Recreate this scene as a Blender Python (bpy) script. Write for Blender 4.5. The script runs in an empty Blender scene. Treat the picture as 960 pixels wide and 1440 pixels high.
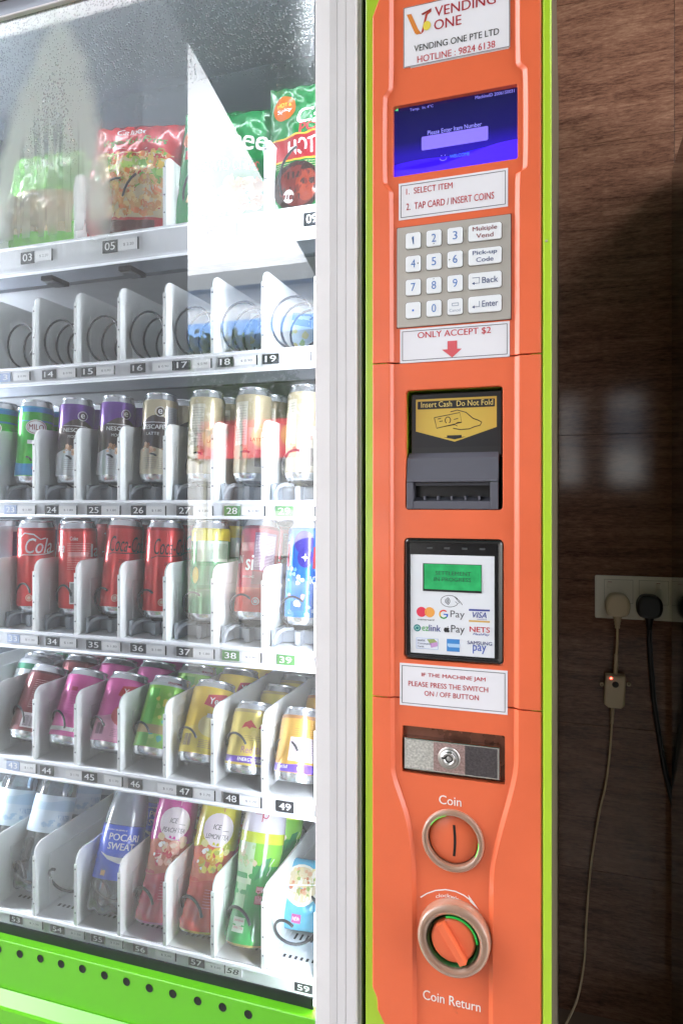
import bpy, bmesh, math, random
from mathutils import Vector, Matrix
random.seed(7)
R = math.radians
scene = bpy.context.scene
C = scene.collection

# ------------------------------------------------------------------ camera, sky, sun, exposure
YAW = R(18.17); SN, CS = math.sin(YAW), math.cos(YAW)
D = 0.75; CZ = 1.15; FP = 960.0; HY = 703.0
cam = bpy.data.cameras.new('camera'); camo = bpy.data.objects.new('camera', cam); C.objects.link(camo)
camo.location = (0, -D, CZ); camo.rotation_euler = (R(90), 0, YAW)
cam.sensor_fit = 'HORIZONTAL'; cam.sensor_width = 24; cam.lens = 24; cam.shift_y = -17/960
cam.clip_start = 0.02; cam.clip_end = 500
scene.camera = camo

SUN_EL, SUN_AZ = R(50), R(-22)          # sun behind the machine's building, on the fronts across the street
world = bpy.data.worlds.new('World'); scene.world = world; world.use_nodes = True
wn = world.node_tree.nodes; wl = world.node_tree.links
bg = wn['Background']; sky = wn.new('ShaderNodeTexSky'); sky.sky_type = 'NISHITA'; sky.sun_disc = False
sky.sun_elevation = SUN_EL; sky.sun_rotation = SUN_AZ; sky.dust_density = 3.0; sky.ozone_density = 0.8
wtc = wn.new('ShaderNodeTexCoord'); wno = wn.new('ShaderNodeTexNoise'); wno.inputs['Scale'].default_value = 2.6; wno.inputs['Detail'].default_value = 7; wno.inputs['Roughness'].default_value = .6
wmp = wn.new('ShaderNodeMapping'); wmp.inputs['Scale'].default_value = (1, 1, 2.2); wl.new(wtc.outputs['Generated'], wmp.inputs[0]); wl.new(wmp.outputs[0], wno.inputs[0])
wmr = wn.new('ShaderNodeMapRange'); wmr.interpolation_type = 'SMOOTHSTEP'; wmr.inputs[1].default_value = .30; wmr.inputs[2].default_value = .56; wl.new(wno.outputs[0], wmr.inputs[0])
wmx = wn.new('ShaderNodeMix'); wmx.data_type = 'RGBA'; wl.new(wmr.outputs[0], wmx.inputs[0]); wl.new(sky.outputs[0], wmx.inputs[6]); wmx.inputs[7].default_value = (15.0, 15.2, 15.6, 1)   # sunlit cloud
wl.new(wmx.outputs[2], bg.inputs[0]); bg.inputs[1].default_value = 0.14
sl = bpy.data.lights.new('sun', 'SUN'); sl.energy = 4.5; sl.angle = R(0.5); sl.color = (1, .95, .88)
so = bpy.data.objects.new('sun', sl); C.objects.link(so)
sdir = Vector((math.sin(SUN_AZ)*math.cos(SUN_EL), math.cos(SUN_AZ)*math.cos(SUN_EL), math.sin(SUN_EL)))
so.rotation_euler = sdir.to_track_quat('Z', 'Y').to_euler(); so.location = sdir*20
scene.view_settings.view_transform = 'Standard'; scene.view_settings.look = 'None'
scene.view_settings.gamma = 1; scene.view_settings.exposure = 2.15
scene.render.engine = 'CYCLES'
scene.cycles.max_bounces = 10; scene.cycles.transparent_max_bounces = 24; scene.cycles.caustics_reflective = False
scene.cycles.caustics_refractive = False; scene.cycles.sample_clamp_indirect = 6

# ------------------------------------------------------------------ measuring: pixel of the photograph -> point on the plane y = Y
def ab(px, py):
    u = (px-480)/FP; v = (HY-py)/FP; s = CS+u*SN
    return (u*CS-SN)/s, v/s
def at(px, py, Y):
    a, b = ab(px, py); d = Y+D
    return a*d, Y, CZ+b*d
def X(px, Y=0.): return at(px, 700, Y)[0]
def Z(px, py, Y=0.): return at(px, py, Y)[2]

# ------------------------------------------------------------------ materials
def lin(c):
    if isinstance(c, str): c = [int(c[i:i+2], 16)/255 for i in (0, 2, 4)]
    return tuple((v/12.92 if v <= .04045 else ((v+.055)/1.055)**2.4) for v in c)+(1,)
MC = {}
def mat(name, col, rough=.45, metal=0., coat=0., var=0., scale=40, bump=0., bscale=300, emit=0., spec=.5, trans=0., aniso=None, speck=None):
    if name in MC: return MC[name]
    m = bpy.data.materials.new(name); m.use_nodes = True; MC[name] = m
    n = m.node_tree.nodes; l = m.node_tree.links; p = n['Principled BSDF']
    c = lin(col)
    p.inputs['Base Color'].default_value = c; p.inputs['Roughness'].default_value = rough
    p.inputs['Metallic'].default_value = metal; p.inputs['Coat Weight'].default_value = coat
    p.inputs['Coat Roughness'].default_value = .08; p.inputs['Specular IOR Level'].default_value = spec
    if trans: p.inputs['Transmission Weight'].default_value = trans
    tc = n.new('ShaderNodeTexCoord')
    if var or bump:
        mp = n.new('ShaderNodeMapping'); l.new(tc.outputs['Object'], mp.inputs[0])
        if aniso: mp.inputs['Scale'].default_value = aniso
    if var:
        t = n.new('ShaderNodeTexNoise'); t.inputs['Scale'].default_value = scale; t.inputs['Detail'].default_value = 6
        l.new(mp.outputs[0], t.inputs[0])
        r = n.new('ShaderNodeMapRange'); r.inputs[1].default_value = .3; r.inputs[2].default_value = .7
        r.inputs[3].default_value = 1-var; r.inputs[4].default_value = 1+var*.5
        l.new(t.outputs[0], r.inputs[0])
        x = n.new('ShaderNodeVectorMath'); x.operation = 'SCALE'; x.inputs[0].default_value = c[:3]
        l.new(r.outputs[0], x.inputs['Scale']); l.new(x.outputs[0], p.inputs['Base Color'])
        rr = n.new('ShaderNodeMapRange'); rr.inputs[3].default_value = max(0.02, rough-.12*min(1, var*4)); rr.inputs[4].default_value = min(1, rough+.12*min(1, var*4))
        l.new(t.outputs[0], rr.inputs[0]); l.new(rr.outputs[0], p.inputs['Roughness'])
    if speck:      # scattered scuffs and specks of dirt
        t = n.new('ShaderNodeTexNoise'); t.inputs['Scale'].default_value = speck[1]; t.inputs['Detail'].default_value = 8; t.inputs['Roughness'].default_value = .75; l.new(tc.outputs['Object'], t.inputs[0])
        k = n.new('ShaderNodeMapRange'); k.inputs[1].default_value = .66; k.inputs[2].default_value = .74; k.inputs[4].default_value = speck[2]; l.new(t.outputs[0], k.inputs[0])
        q = n.new('ShaderNodeMix'); q.data_type = 'RGBA'; l.new(k.outputs[0], q.inputs[0]); q.inputs[7].default_value = lin(speck[0])
        if p.inputs['Base Color'].links: l.new(p.inputs['Base Color'].links[0].from_socket, q.inputs[6])
        else: q.inputs[6].default_value = c
        l.new(q.outputs[2], p.inputs['Base Color'])
    if bump:
        t = n.new('ShaderNodeTexNoise'); t.inputs['Scale'].default_value = bscale; t.inputs['Detail'].default_value = 4
        l.new(mp.outputs[0], t.inputs[0])
        b = n.new('ShaderNodeBump'); b.inputs['Strength'].default_value = bump; b.inputs['Distance'].default_value = .001
        l.new(t.outputs[0], b.inputs['Height']); l.new(b.outputs[0], p.inputs['Normal'])
    if emit:
        p.inputs['Emission Color'].default_value = c; p.inputs['Emission Strength'].default_value = emit
    return m
def ink(col, rough=.5): return mat('ink_'+col, col, rough)
def foil(col, metal=.35, rough=.28): return mat('paint_%s_%s' % (col, metal), col, rough, metal, .6)

ORANGE = mat('orange_plastic', 'eb6d44', .33, coat=.15, var=.08, scale=11, bump=.05, bscale=900, speck=('9a4a34', 45, .45))
GREEN = mat('lime_paint', 'aed432', .3, coat=.3, var=.03, scale=6, speck=('6f8a2a', 60, .5))
GREENM = mat('green_paint', '66c31c', .22, coat=.5, var=.03, scale=6)
DARKGREEN = mat('dark_gap', '1a2a0c', .6)
WHITEF = mat('white_frame_paint', 'dcd8da', .38, var=.04, scale=14, bump=.02, bscale=500, speck=('9a9690', 38, .5))
GREYF = mat('grey_edge_paint', 'a8a89a', .5)
SIDE = mat('side_metal', '5c5240', .45, var=.15, scale=12)
INNER = mat('cabinet_liner', '7a8088', .5, var=.1, scale=12)
TRAY = mat('white_tray', 'eef0f4', .42, var=.04, scale=25)
RAIL = mat('rail_metal', 'eceef4', .3, var=.04, scale=30)
DIV = mat('divider_plastic', 'f0f3f3', .45, var=.05, scale=30, bump=.03)
CLEARPL = mat('pusher_plastic', 'c9d0da', .2, trans=.35)
WIRE = mat('spiral_wire', '2c2d32', .38, metal=.25)
SILVER = mat('can_metal', 'd8dade', .25, metal=.9)
BLACK = mat('black_plastic', '18181a', .35)
BLACKM = mat('black_strip', '24262b', .4, var=.25, scale=60, bump=.2, bscale=120)
GREYPL = mat('grey_plastic', '55555f', .5, bump=.15, bscale=1500)
STEEL = mat('brushed_steel', 'b8b2aa', .5, metal=.45, var=.06, scale=8, bump=.1, bscale=700, aniso=(.05, 1, 1))
PAPER = mat('laminated_paper', 'eceaf0', .25, coat=.3, var=.02, scale=20, bump=.02, bscale=30)
KEY = mat('key_white', 'eceef2', .3, bump=.02)
NEARBLK = ink('1d1d22')

# ------------------------------------------------------------------ mesh builder
class MB:
    def __init__(s): s.v = []; s.f = []; s.m = []; s.mats = []; s.sm = []
    def mi(s, m):
        if m not in s.mats: s.mats.append(m)
        return s.mats.index(m)
    def add(s, vs, fs, m, smooth=False):
        o = len(s.v); s.v += [tuple(v) for v in vs]; k = s.mi(m)
        for f in fs: s.f.append(tuple(i+o for i in f)); s.m.append(k); s.sm.append(smooth)
    def box(s, x0, x1, y0, y1, z0, z1, m, b=0.):
        x0, x1 = sorted((x0, x1)); y0, y1 = sorted((y0, y1)); z0, z1 = sorted((z0, z1))
        bm = bmesh.new(); bmesh.ops.create_cube(bm, size=1)
        for v in bm.verts: v.co = ((x0+x1)/2+v.co.x*(x1-x0), (y0+y1)/2+v.co.y*(y1-y0), (z0+z1)/2+v.co.z*(z1-z0))
        if b: bmesh.ops.bevel(bm, geom=bm.edges[:], offset=b, segments=2, profile=.5, affect='EDGES')
        s.bm(bm, m)
    def bm(s, bm, m, smooth=False, fn=None):
        bm.verts.ensure_lookup_table(); bm.verts.index_update()
        vs = [v.co[:] for v in bm.verts]
        if fn: vs = [fn(v) for v in vs]
        s.add(vs, [[v.index for v in f.verts] for f in bm.faces], m, smooth); bm.free()
    def prism(s, pts, y0, y1, m, bev=0., sides=None):      # polygon in x,z, front face at y0 (towards the camera), back at y1
        n = len(pts); cx = sum(p[0] for p in pts)/n; cz = sum(p[1] for p in pts)/n
        area = sum(pts[i][0]*pts[(i+1) % n][1]-pts[(i+1) % n][0]*pts[i][1] for i in range(n))
        if area < 0: pts = pts[::-1]
        ins = pts if not bev else inset(pts, bev)
        rings = [[(x, y0, z) for x, z in ins]]
        if bev:
            mid = inset(pts, bev*.3); rings.append([(x, y0+bev*.3, z) for x, z in mid]); rings.append([(x, y0+bev, z) for x, z in pts])
        vs = sum(rings, []) + [(x, y1, z) for x, z in pts]; k = len(vs)//n
        fs = [list(range(n)), list(range((k-1)*n, k*n))[::-1]]
        s.add(vs, fs[:1], m)
        o = len(s.v)-len(vs)
        fs2 = [fs[1]]
        for q in range(k-1):
            for i in range(n):
                j = (i+1) % n; fs2.append((q*n+i, (q+1)*n+i, (q+1)*n+j, q*n+j))
        kk = s.mi(sides or m)
        for f in fs2: s.f.append(tuple(i+o for i in f)); s.m.append(kk); s.sm.append(False)
    def tube(s, pts, r, m, seg=8, cap=True):
        pts = [Vector(p) for p in pts]; vs = []; fs = []; n = len(pts)
        up = Vector((0, 0, 1)); t0 = (pts[1]-pts[0]).normalized()
        nn = t0.orthogonal().normalized()
        for i, p in enumerate(pts):
            t = (pts[min(i+1, n-1)]-pts[max(i-1, 0)]).normalized()
            nn = (nn-t*nn.dot(t)).normalized(); bb = t.cross(nn)
            rr = r[i] if isinstance(r, (list, tuple)) else r
            for k in range(seg):
                a = 2*math.pi*k/seg; vs.append(p+(nn*math.cos(a)+bb*math.sin(a))*rr)
        for i in range(n-1):
            for k in range(seg):
                j = (k+1) % seg; fs.append((i*seg+k, i*seg+j, (i+1)*seg+j, (i+1)*seg+k))
        if cap: fs.append(list(range(seg))[::-1]); fs.append([(n-1)*seg+k for k in range(seg)])
        s.add(vs, fs, m, True)
    def lathe(s, prof, m, seg=40, axis='Z', c=(0, 0, 0), mats=None):   # prof [(r, z)]; mats per ring
        for i in range(len(prof)-1):
            (r0, z0), (r1, z1) = prof[i], prof[i+1]; vs = []; fs = []
            for k in range(seg):
                a = 2*math.pi*k/seg; ca, sa = math.cos(a), math.sin(a)
                for r, z in ((r0, z0), (r1, z1)):
                    vs.append((c[0]+r*ca, c[1]+r*sa, c[2]+z) if axis == 'Z' else (c[0]+r*ca, c[1]+z, c[2]+r*sa))
            for k in range(seg):
                j = (k+1) % seg; q = (2*k, 2*j, 2*j+1, 2*k+1); fs.append(q if axis == 'Z' else q[::-1])
            s.add(vs, fs, mats[i] if mats else m, True)
    def build(s, name, parent=None, weld=True, kind=None):
        me = bpy.data.meshes.new(name); me.from_pydata(s.v, [], s.f)
        for m in s.mats: me.materials.append(m)
        me.polygons.foreach_set('material_index', s.m); me.polygons.foreach_set('use_smooth', s.sm)
        if weld:
            bm = bmesh.new(); bm.from_mesh(me); bmesh.ops.remove_doubles(bm, verts=bm.verts[:], dist=1e-6)
            bm.to_mesh(me); bm.free()
        me.update(); o = bpy.data.objects.new(name, me); C.objects.link(o)
        if parent: o.parent = parent
        if kind: o['kind'] = kind
        return o
def inset(pts, d):
    n = len(pts); out = []
    for i in range(n):
        a = Vector(pts[i-1]); b = Vector(pts[i]); c = Vector(pts[(i+1) % n])
        e1 = (b-a); e2 = (c-b)
        if e1.length < 1e-9 or e2.length < 1e-9: out.append(tuple(b)); continue
        e1.normalize(); e2.normalize(); n1 = Vector((-e1.y, e1.x)); n2 = Vector((-e2.y, e2.x)); nn = n1+n2
        if nn.length < 1e-6: nn = n1
        nn.normalize(); q = max(.35, nn.dot(n1)); out.append(tuple(b+nn*d/q))
    return out
def rrect(x0, x1, z0, z1, r, seg=5):
    x0, x1 = sorted((x0, x1)); z0, z1 = sorted((z0, z1)); r = min(r, (x1-x0)/2.001, (z1-z0)/2.001)
    if r <= 0: return [(x0, z0), (x1, z0), (x1, z1), (x0, z1)]
    o = []
    for cx, cz, a0 in ((x1-r, z0+r, -90), (x1-r, z1-r, 0), (x0+r, z1-r, 90), (x0+r, z0+r, 180)):
        for k in range(seg+1):
            a = R(a0+90*k/seg); o.append((cx+r*math.cos(a), cz+r*math.sin(a)))
    return o
def circ(cx, cz, rx, rz=None, n=32, a0=0, a1=360):
    rz = rz or rx; k = n if a1-a0 >= 360 else n+1
    return [(cx+rx*math.cos(R(a0+(a1-a0)*i/n)), cz+rz*math.sin(R(a0+(a1-a0)*i/n))) for i in range(k)]

# text as 2-D polygons (built-in font)
TC = {}
def text_mesh(s, bold=0., shear=0.):
    k = (s, bold, shear)
    if k in TC: return TC[k]
    cu = bpy.data.curves.new('t', 'FONT'); cu.body = s; cu.offset = 0; cu.shear = shear; cu.resolution_u = 3; cu.size = 1; cu.align_x = 'LEFT'
    ob = bpy.data.objects.new('t', cu); me = bpy.data.meshes.new_from_object(ob)
    vs = [(v.co.x, v.co.y) for v in me.vertices]; fs = [tuple(p.vertices) for p in me.polygons]
    bpy.data.objects.remove(ob); bpy.data.curves.remove(cu); bpy.data.meshes.remove(me)
    if not vs: vs = [(0, 0), (1, 0), (1, 1)]; fs = []
    x0 = min(v[0] for v in vs); x1 = max(v[0] for v in vs); y0 = min(v[1] for v in vs); y1 = max(v[1] for v in vs)
    vs = [((x-x0)/(x1-x0), (y-y0)/(y1-y0), 0) for x, y in vs]
    if bold:        # heavier strokes: the outlines repeated a little to each side
        q = bold*.75/((x1-x0)/(y1-y0)); nv = len(vs); o = []; g = []
        for t, dx in enumerate((-q, 0, q)): o += [(.5+(x-.5)*(1-2*q)+dx, y, t) for x, y, _ in vs]; g += [tuple(i+nv*t for i in f) for f in fs]
        vs, fs = o, g
    TC[k] = (vs, fs, (x1-x0)/(y1-y0)); return TC[k]
def fit(s, x0, x1, z0, z1, bold=.0, shear=0., rot=0):
    vs, fs, asp = text_mesh(s, bold, shear); cx = (x0+x1)/2; cz = (z0+z1)/2; out = []
    for u, v, ly in vs:
        x = (u-.5)*(x1-x0); z = (v-.5)*(z1-z0)
        if rot: x, z = x*math.cos(rot)-z*math.sin(rot), x*math.sin(rot)+z*math.cos(rot)
        out.append((cx+x, cz+z, ly))
    return out, fs
def poly2(pts):
    bm = bmesh.new(); vs = [bm.verts.new((x, z, 0)) for x, z in pts]; f = bm.faces.new(vs)
    bmesh.ops.triangulate(bm, faces=[f]); bm.verts.index_update()
    r = [(v.co.x, v.co.y) for v in bm.verts], [tuple(v.index for v in f.verts) for f in bm.faces]; bm.free(); return r
# flat print on a plane y = Y facing the camera
def orient(vs, fs):
    out = []
    for f in fs:
        a = sum(vs[f[i]][0]*vs[f[(i+1) % len(f)]][1]-vs[f[(i+1) % len(f)]][0]*vs[f[i]][1] for i in range(len(f)))
        out.append(tuple(f) if a > 0 else tuple(f)[::-1])
    return out
def flat(mb, vf, Y, m):
    vs, fs = vf; mb.add([(v[0], Y-(v[2]*.00003 if len(v) > 2 else 0), v[1]) for v in vs], orient(vs, fs), m)
def ptext(mb, s, px0, pt, pb, px1, Y, m, bold=.0, shear=0.):   # text fitted between pixels; pt/pb = cap top and baseline at px0
    flat(mb, fit(s, X(px0, Y), X(px1, Y), Z(px0, pb, Y), Z(px0, pt, Y), bold, shear), Y, m)
def line2(pts, w):
    vs = []; fs = []
    for i, p in enumerate(pts):
        a = Vector(pts[max(i-1, 0)]); b = Vector(pts[min(i+1, len(pts)-1)]); t = (b-a); t.normalize(); n = Vector((-t.y, t.x))*w/2
        vs += [(p[0]-n.x, p[1]-n.y), (p[0]+n.x, p[1]+n.y)]
    for i in range(len(pts)-1): fs.append((2*i, 2*i+2, 2*i+3, 2*i+1))
    return vs, fs
def ring2(outer, inner):
    n = len(outer); return outer+inner, [(i, (i+1) % n, n+(i+1) % n, n+i) for i in range(n)]
def border(x0, x1, z0, z1, w): 
    return ring2([(x0, z0), (x1, z0), (x1, z1), (x0, z1)], [(x0+w, z0+w), (x1-w, z0+w), (x1-w, z1-w), (x0+w, z1-w)])

# print wrapped on a surface: surf(s, t, lift) -> point
def wrap(mb, vf, surf, m, step=.004, lift=.0003):
    vs, fs = vf; bm = bmesh.new(); bv = [bm.verts.new((v[0], v[1], v[2] if len(v) > 2 else 0)) for v in vs]
    for f in orient(vs, fs):
        try: bm.faces.new([bv[i] for i in f])
        except ValueError: pass
    if not bm.faces: bm.free(); return
    for ax in (0, 1):
        lo = min(v.co[ax] for v in bm.verts); hi = max(v.co[ax] for v in bm.verts); st = step if ax == 0 else step*2.5
        k = math.floor(lo/st)+1
        while k*st < hi:
            co = [0, 0, 0]; co[ax] = k*st; no = [0, 0, 0]; no[ax] = 1
            bmesh.ops.bisect_plane(bm, geom=bm.verts[:]+bm.edges[:]+bm.faces[:], dist=1e-7, plane_co=co, plane_no=no); k += 1
    mb.bm(bm, m, True, fn=lambda c: surf(c[0], c[1], lift+c[2]*.00002))

def empty(name, loc, label, cat, group=None, rot=(0, 0, 0)):
    o = bpy.data.objects.new(name, None); C.objects.link(o); o.location = loc; o.rotation_euler = rot; o.empty_display_size = .05
    tag(o, label, cat, group); return o
def tag(o, label, cat, group=None):
    o['label'] = label; o['category'] = cat
    if group: o['group'] = group
    return o
def dup(root, label=None):
    r = root.copy(); C.objects.link(r)
    if label: r['label'] = label
    for ch in list(root.children):
        c = ch.copy(); C.objects.link(c); c.parent = r
        for g in ch.children:
            d = g.copy(); C.objects.link(d); d.parent = c
    return r

# ================================================================== SETTING
WY = 0.75                                           # face of the tiled wall
def stone_mat():
    m = bpy.data.materials.new('brown_stone_tile'); m.use_nodes = True; n = m.node_tree.nodes; l = m.node_tree.links; p = n['Principled BSDF']
    tc = n.new('ShaderNodeTexCoord'); mp = n.new('ShaderNodeMapping'); mp.inputs['Scale'].default_value = (1.2, 1, 9); mp.inputs['Rotation'].default_value = (0, R(-3), 0)
    l.new(tc.outputs['Object'], mp.inputs[0])
    info = n.new('ShaderNodeObjectInfo'); ad = n.new('ShaderNodeVectorMath'); ad.operation = 'ADD'
    sc = n.new('ShaderNodeVectorMath'); sc.operation = 'SCALE'; sc.inputs[0].default_value = (7, 3, 5); l.new(info.outputs['Random'], sc.inputs['Scale'])
    l.new(mp.outputs[0], ad.inputs[0]); l.new(sc.outputs[0], ad.inputs[1])
    t = n.new('ShaderNodeTexNoise'); t.inputs['Scale'].default_value = 5; t.inputs['Detail'].default_value = 12; t.inputs['Roughness'].default_value = .72; t.inputs['Distortion'].default_value = .6
    l.new(ad.outputs[0], t.inputs[0])
    mp2 = n.new('ShaderNodeMapping'); mp2.inputs['Scale'].default_value = (8, 1, 42); l.new(tc.outputs['Object'], mp2.inputs[0])
    t2 = n.new('ShaderNodeTexNoise'); t2.inputs['Scale'].default_value = 6; t2.inputs['Detail'].default_value = 10; t2.inputs['Roughness'].default_value = .75; l.new(mp2.outputs[0], t2.inputs[0])
    mx = n.new('ShaderNodeMath'); mx.operation = 'MULTIPLY_ADD'; mx.inputs[1].default_value = .55; l.new(t2.outputs[0], mx.inputs[0])
    m2 = n.new('ShaderNodeMath'); m2.operation = 'MULTIPLY'; m2.inputs[1].default_value = .5; l.new(t.outputs[0], m2.inputs[0]); l.new(m2.outputs[0], mx.inputs[2])
    r = n.new('ShaderNodeValToRGB'); e = r.color_ramp.elements
    e[0].position = .36; e[0].color = lin('331f18'); e[1].position = .68; e[1].color = lin('a87c66')
    for ps, c in ((.46, '624336'), (.53, '7d5847'), (.6, '8e6a56')):
        q = e.new(ps); q.color = lin(c)
    l.new(mx.outputs[0], r.inputs[0]); l.new(r.outputs[0], p.inputs['Base Color'])
    p.inputs['Roughness'].default_value = .085; p.inputs['Specular IOR Level'].default_value = .3
    b = n.new('ShaderNodeBump'); b.inputs['Strength'].default_value = .04; b.inputs['Distance'].default_value = .001; l.new(mx.outputs[0], b.inputs['Height']); l.new(b.outputs[0], p.inputs['Normal'])
    return m
STONE = stone_mat()
w = MB(); w.box(-7, 5, WY+.009, WY+.25, 0, 10.5, mat('mortar', '6a5444', .8)); wall = w.build('wall', kind='structure')
tiles = MB(); tw, th = .5992, .2992
tiles.prism([(-tw/2, -th/2), (tw/2, -th/2), (tw/2, th/2), (-tw/2, th/2)], 0, .01, STONE, bev=.0004)
t0 = None
for i in range(-3, 3):
    for j in range(-5, 6):
        cx = .206+.3+.6*i; cz = CZ+.135+.15+.3*j
        if cz-th/2 < 0: continue
        if t0 is None: o = tiles.build('tile', wall); t0 = o
        else: o = t0.copy(); C.objects.link(o); o.parent = wall
        o.location = (cx, WY, cz)
g = MB(); g.box(-60, 60, -60, WY, -.12, 0, mat('paving', '96938c', .8, var=.15, scale=3)); g.build('ground', kind='structure')

# ================================================================== VENDING MACHINE
vm = empty('vending_machine', (-.6, .3, 0), 'tall vending machine with orange control panel, lime green edges and white framed glass door', 'vending machine')
OFF = Vector((.6, -.3, 0))
def P(mb, name, parent=None, label=None, weld=True, kind=None):
    o = mb.build(name, parent or vm, weld, kind)
    if parent is None: o.location = OFF
    if label: o['label'] = label
    return o
TOP = CZ+.80; BOT = .06
GY = .020                                           # glass front
SY = .090                                           # shelf front
XR = X(775); XL = -1.16
glR = X(442, GY); glL = -1.10
ztop = CZ+.886*(GY+D)
zglb = CZ-.80*(GY+D)                                # top edge of the green panel
# cabinet
cb = MB()
cb.box(XR-.006, XR+.0005, .016, .735, BOT, TOP, SIDE, .001)
cb.box(XL, XL+.02, .016, .735, BOT, TOP, SIDE); cb.box(XL+.02, XR-.0062, .71, .735, BOT, TOP, SIDE)
cb.box(XL+.02, XR-.0062, .03, .71, TOP-.03, TOP, SIDE); cb.box(XL+.02, XR-.0062, .06, .71, BOT, BOT+.03, SIDE)
P(cb, 'cabinet')
li = MB()
li.box(-1.125, -1.115, .075, .66, .42, TOP-.04, INNER); li.box(-.270, -.262, .045, .66, .42, TOP-.04, INNER)
li.box(-1.115, -.270, .65, .66, .42, TOP-.04, INNER); li.box(-1.115, -.270, .06, .65, TOP-.05, TOP-.04, INNER)
li.box(-1.115, -.270, .06, .65, .42, .43, INNER)
P(li, 'inner_liner')
# light tubes inside
TUBE = mat('tube_glow', 'f2f6ff', .5, emit=12)
for tx, nm in ((-.281, 0), (-1.085, 1)):
    tb = MB(); tb.tube([(tx, .040, .50), (tx, .040, TOP-.07)], .008, TUBE if nm == 0 else mat('tube_glow_left', 'f2f6ff', .5, emit=44), 12)
    o = P(tb, 'light_tube', label=None); 
    cp = MB(); cp.tube([(0, 0, 0), (0, 0, .025)], .0095, mat('tube_cap', 'c8c8c8', .4), 12)
tb = MB(); tb.tube([(-1.08, .052, CZ+.750), (-.32, .052, CZ+.750)], .003, TUBE, 12); P(tb, 'light_tube')

# door frame (white profiles) with grooves
fr = MB()
def strip(px0, px1, y0, y1, m, b=.0006): fr.box(X(px0), X(px1), y0, y1, BOT+.03, TOP-.002, m, b)
x442, x450, x464, x474, x486, x501 = [X(p) for p in (442.0, 451, 464, 474, 486, 501)]
prof = [(x442, GY+.03), (x442, .0030), (x442+.0012, .0010), (x450, 0), (x464, -.0016), (x464+.0008, -.0012), (x474-.0003, 0), (x474-.0002, .001), (x474+.0002, .001), (x474+.0003, 0),
        (x486-.0003, 0), (x486-.0002, .001), (x486+.0002, .001), (x486+.0003, 0), (x501-.0012, 0), (x501, .0012), (x501, .045)]
vs = [(x, y, z) for z in (BOT+.03, TOP-.002) for x, y in prof]; n_ = len(prof)
fr.add(vs, [(i, i+1, n_+i+1, n_+i) for i in range(n_-1)]+[(n_-1, 0, n_, 2*n_-1)], WHITEF)
o = P(fr, 'door_frame_stile')
e_ = MB(); e_.box(X(501)+.0002, X(506), .006, .05, BOT+.03, TOP-.002, GREYF); e_.box(X(506), X(512.5), .03, .05, BOT+.03, TOP-.002, DARKGREEN)
e_.box(X(506), X(507.5), .012, .03, BOT+.03, TOP-.002, DARKGREEN)
P(e_, 'door_edge_strip')
# top rail of the glass
tr = MB(); tr.box(-1.16, x442-.0003, GY-.004, GY+.03, ztop+.0008, ztop+.022, mat('rail_grey', '9aa0ad', .4, metal=.3), .001)
tr.box(-1.16, x442-.0003, GY-.006, GY+.03, ztop-.0025, ztop+.0006, WHITEF, .0008)
tr.box(-1.16, x442-.0003, GY-.001, GY+.03, ztop+.0222, ztop+.026, BLACK)
tr.box(-1.16, x442-.0003, -.001, GY+.03, ztop+.0262, TOP-.004, WHITEF, .002)
P(tr, 'door_frame_top_rail')
ls = MB(); ls.box(-1.16, -1.105, 0, GY+.03, BOT+.03, ztop-.003, WHITEF, .002); P(ls, 'door_frame_stile')

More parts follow.
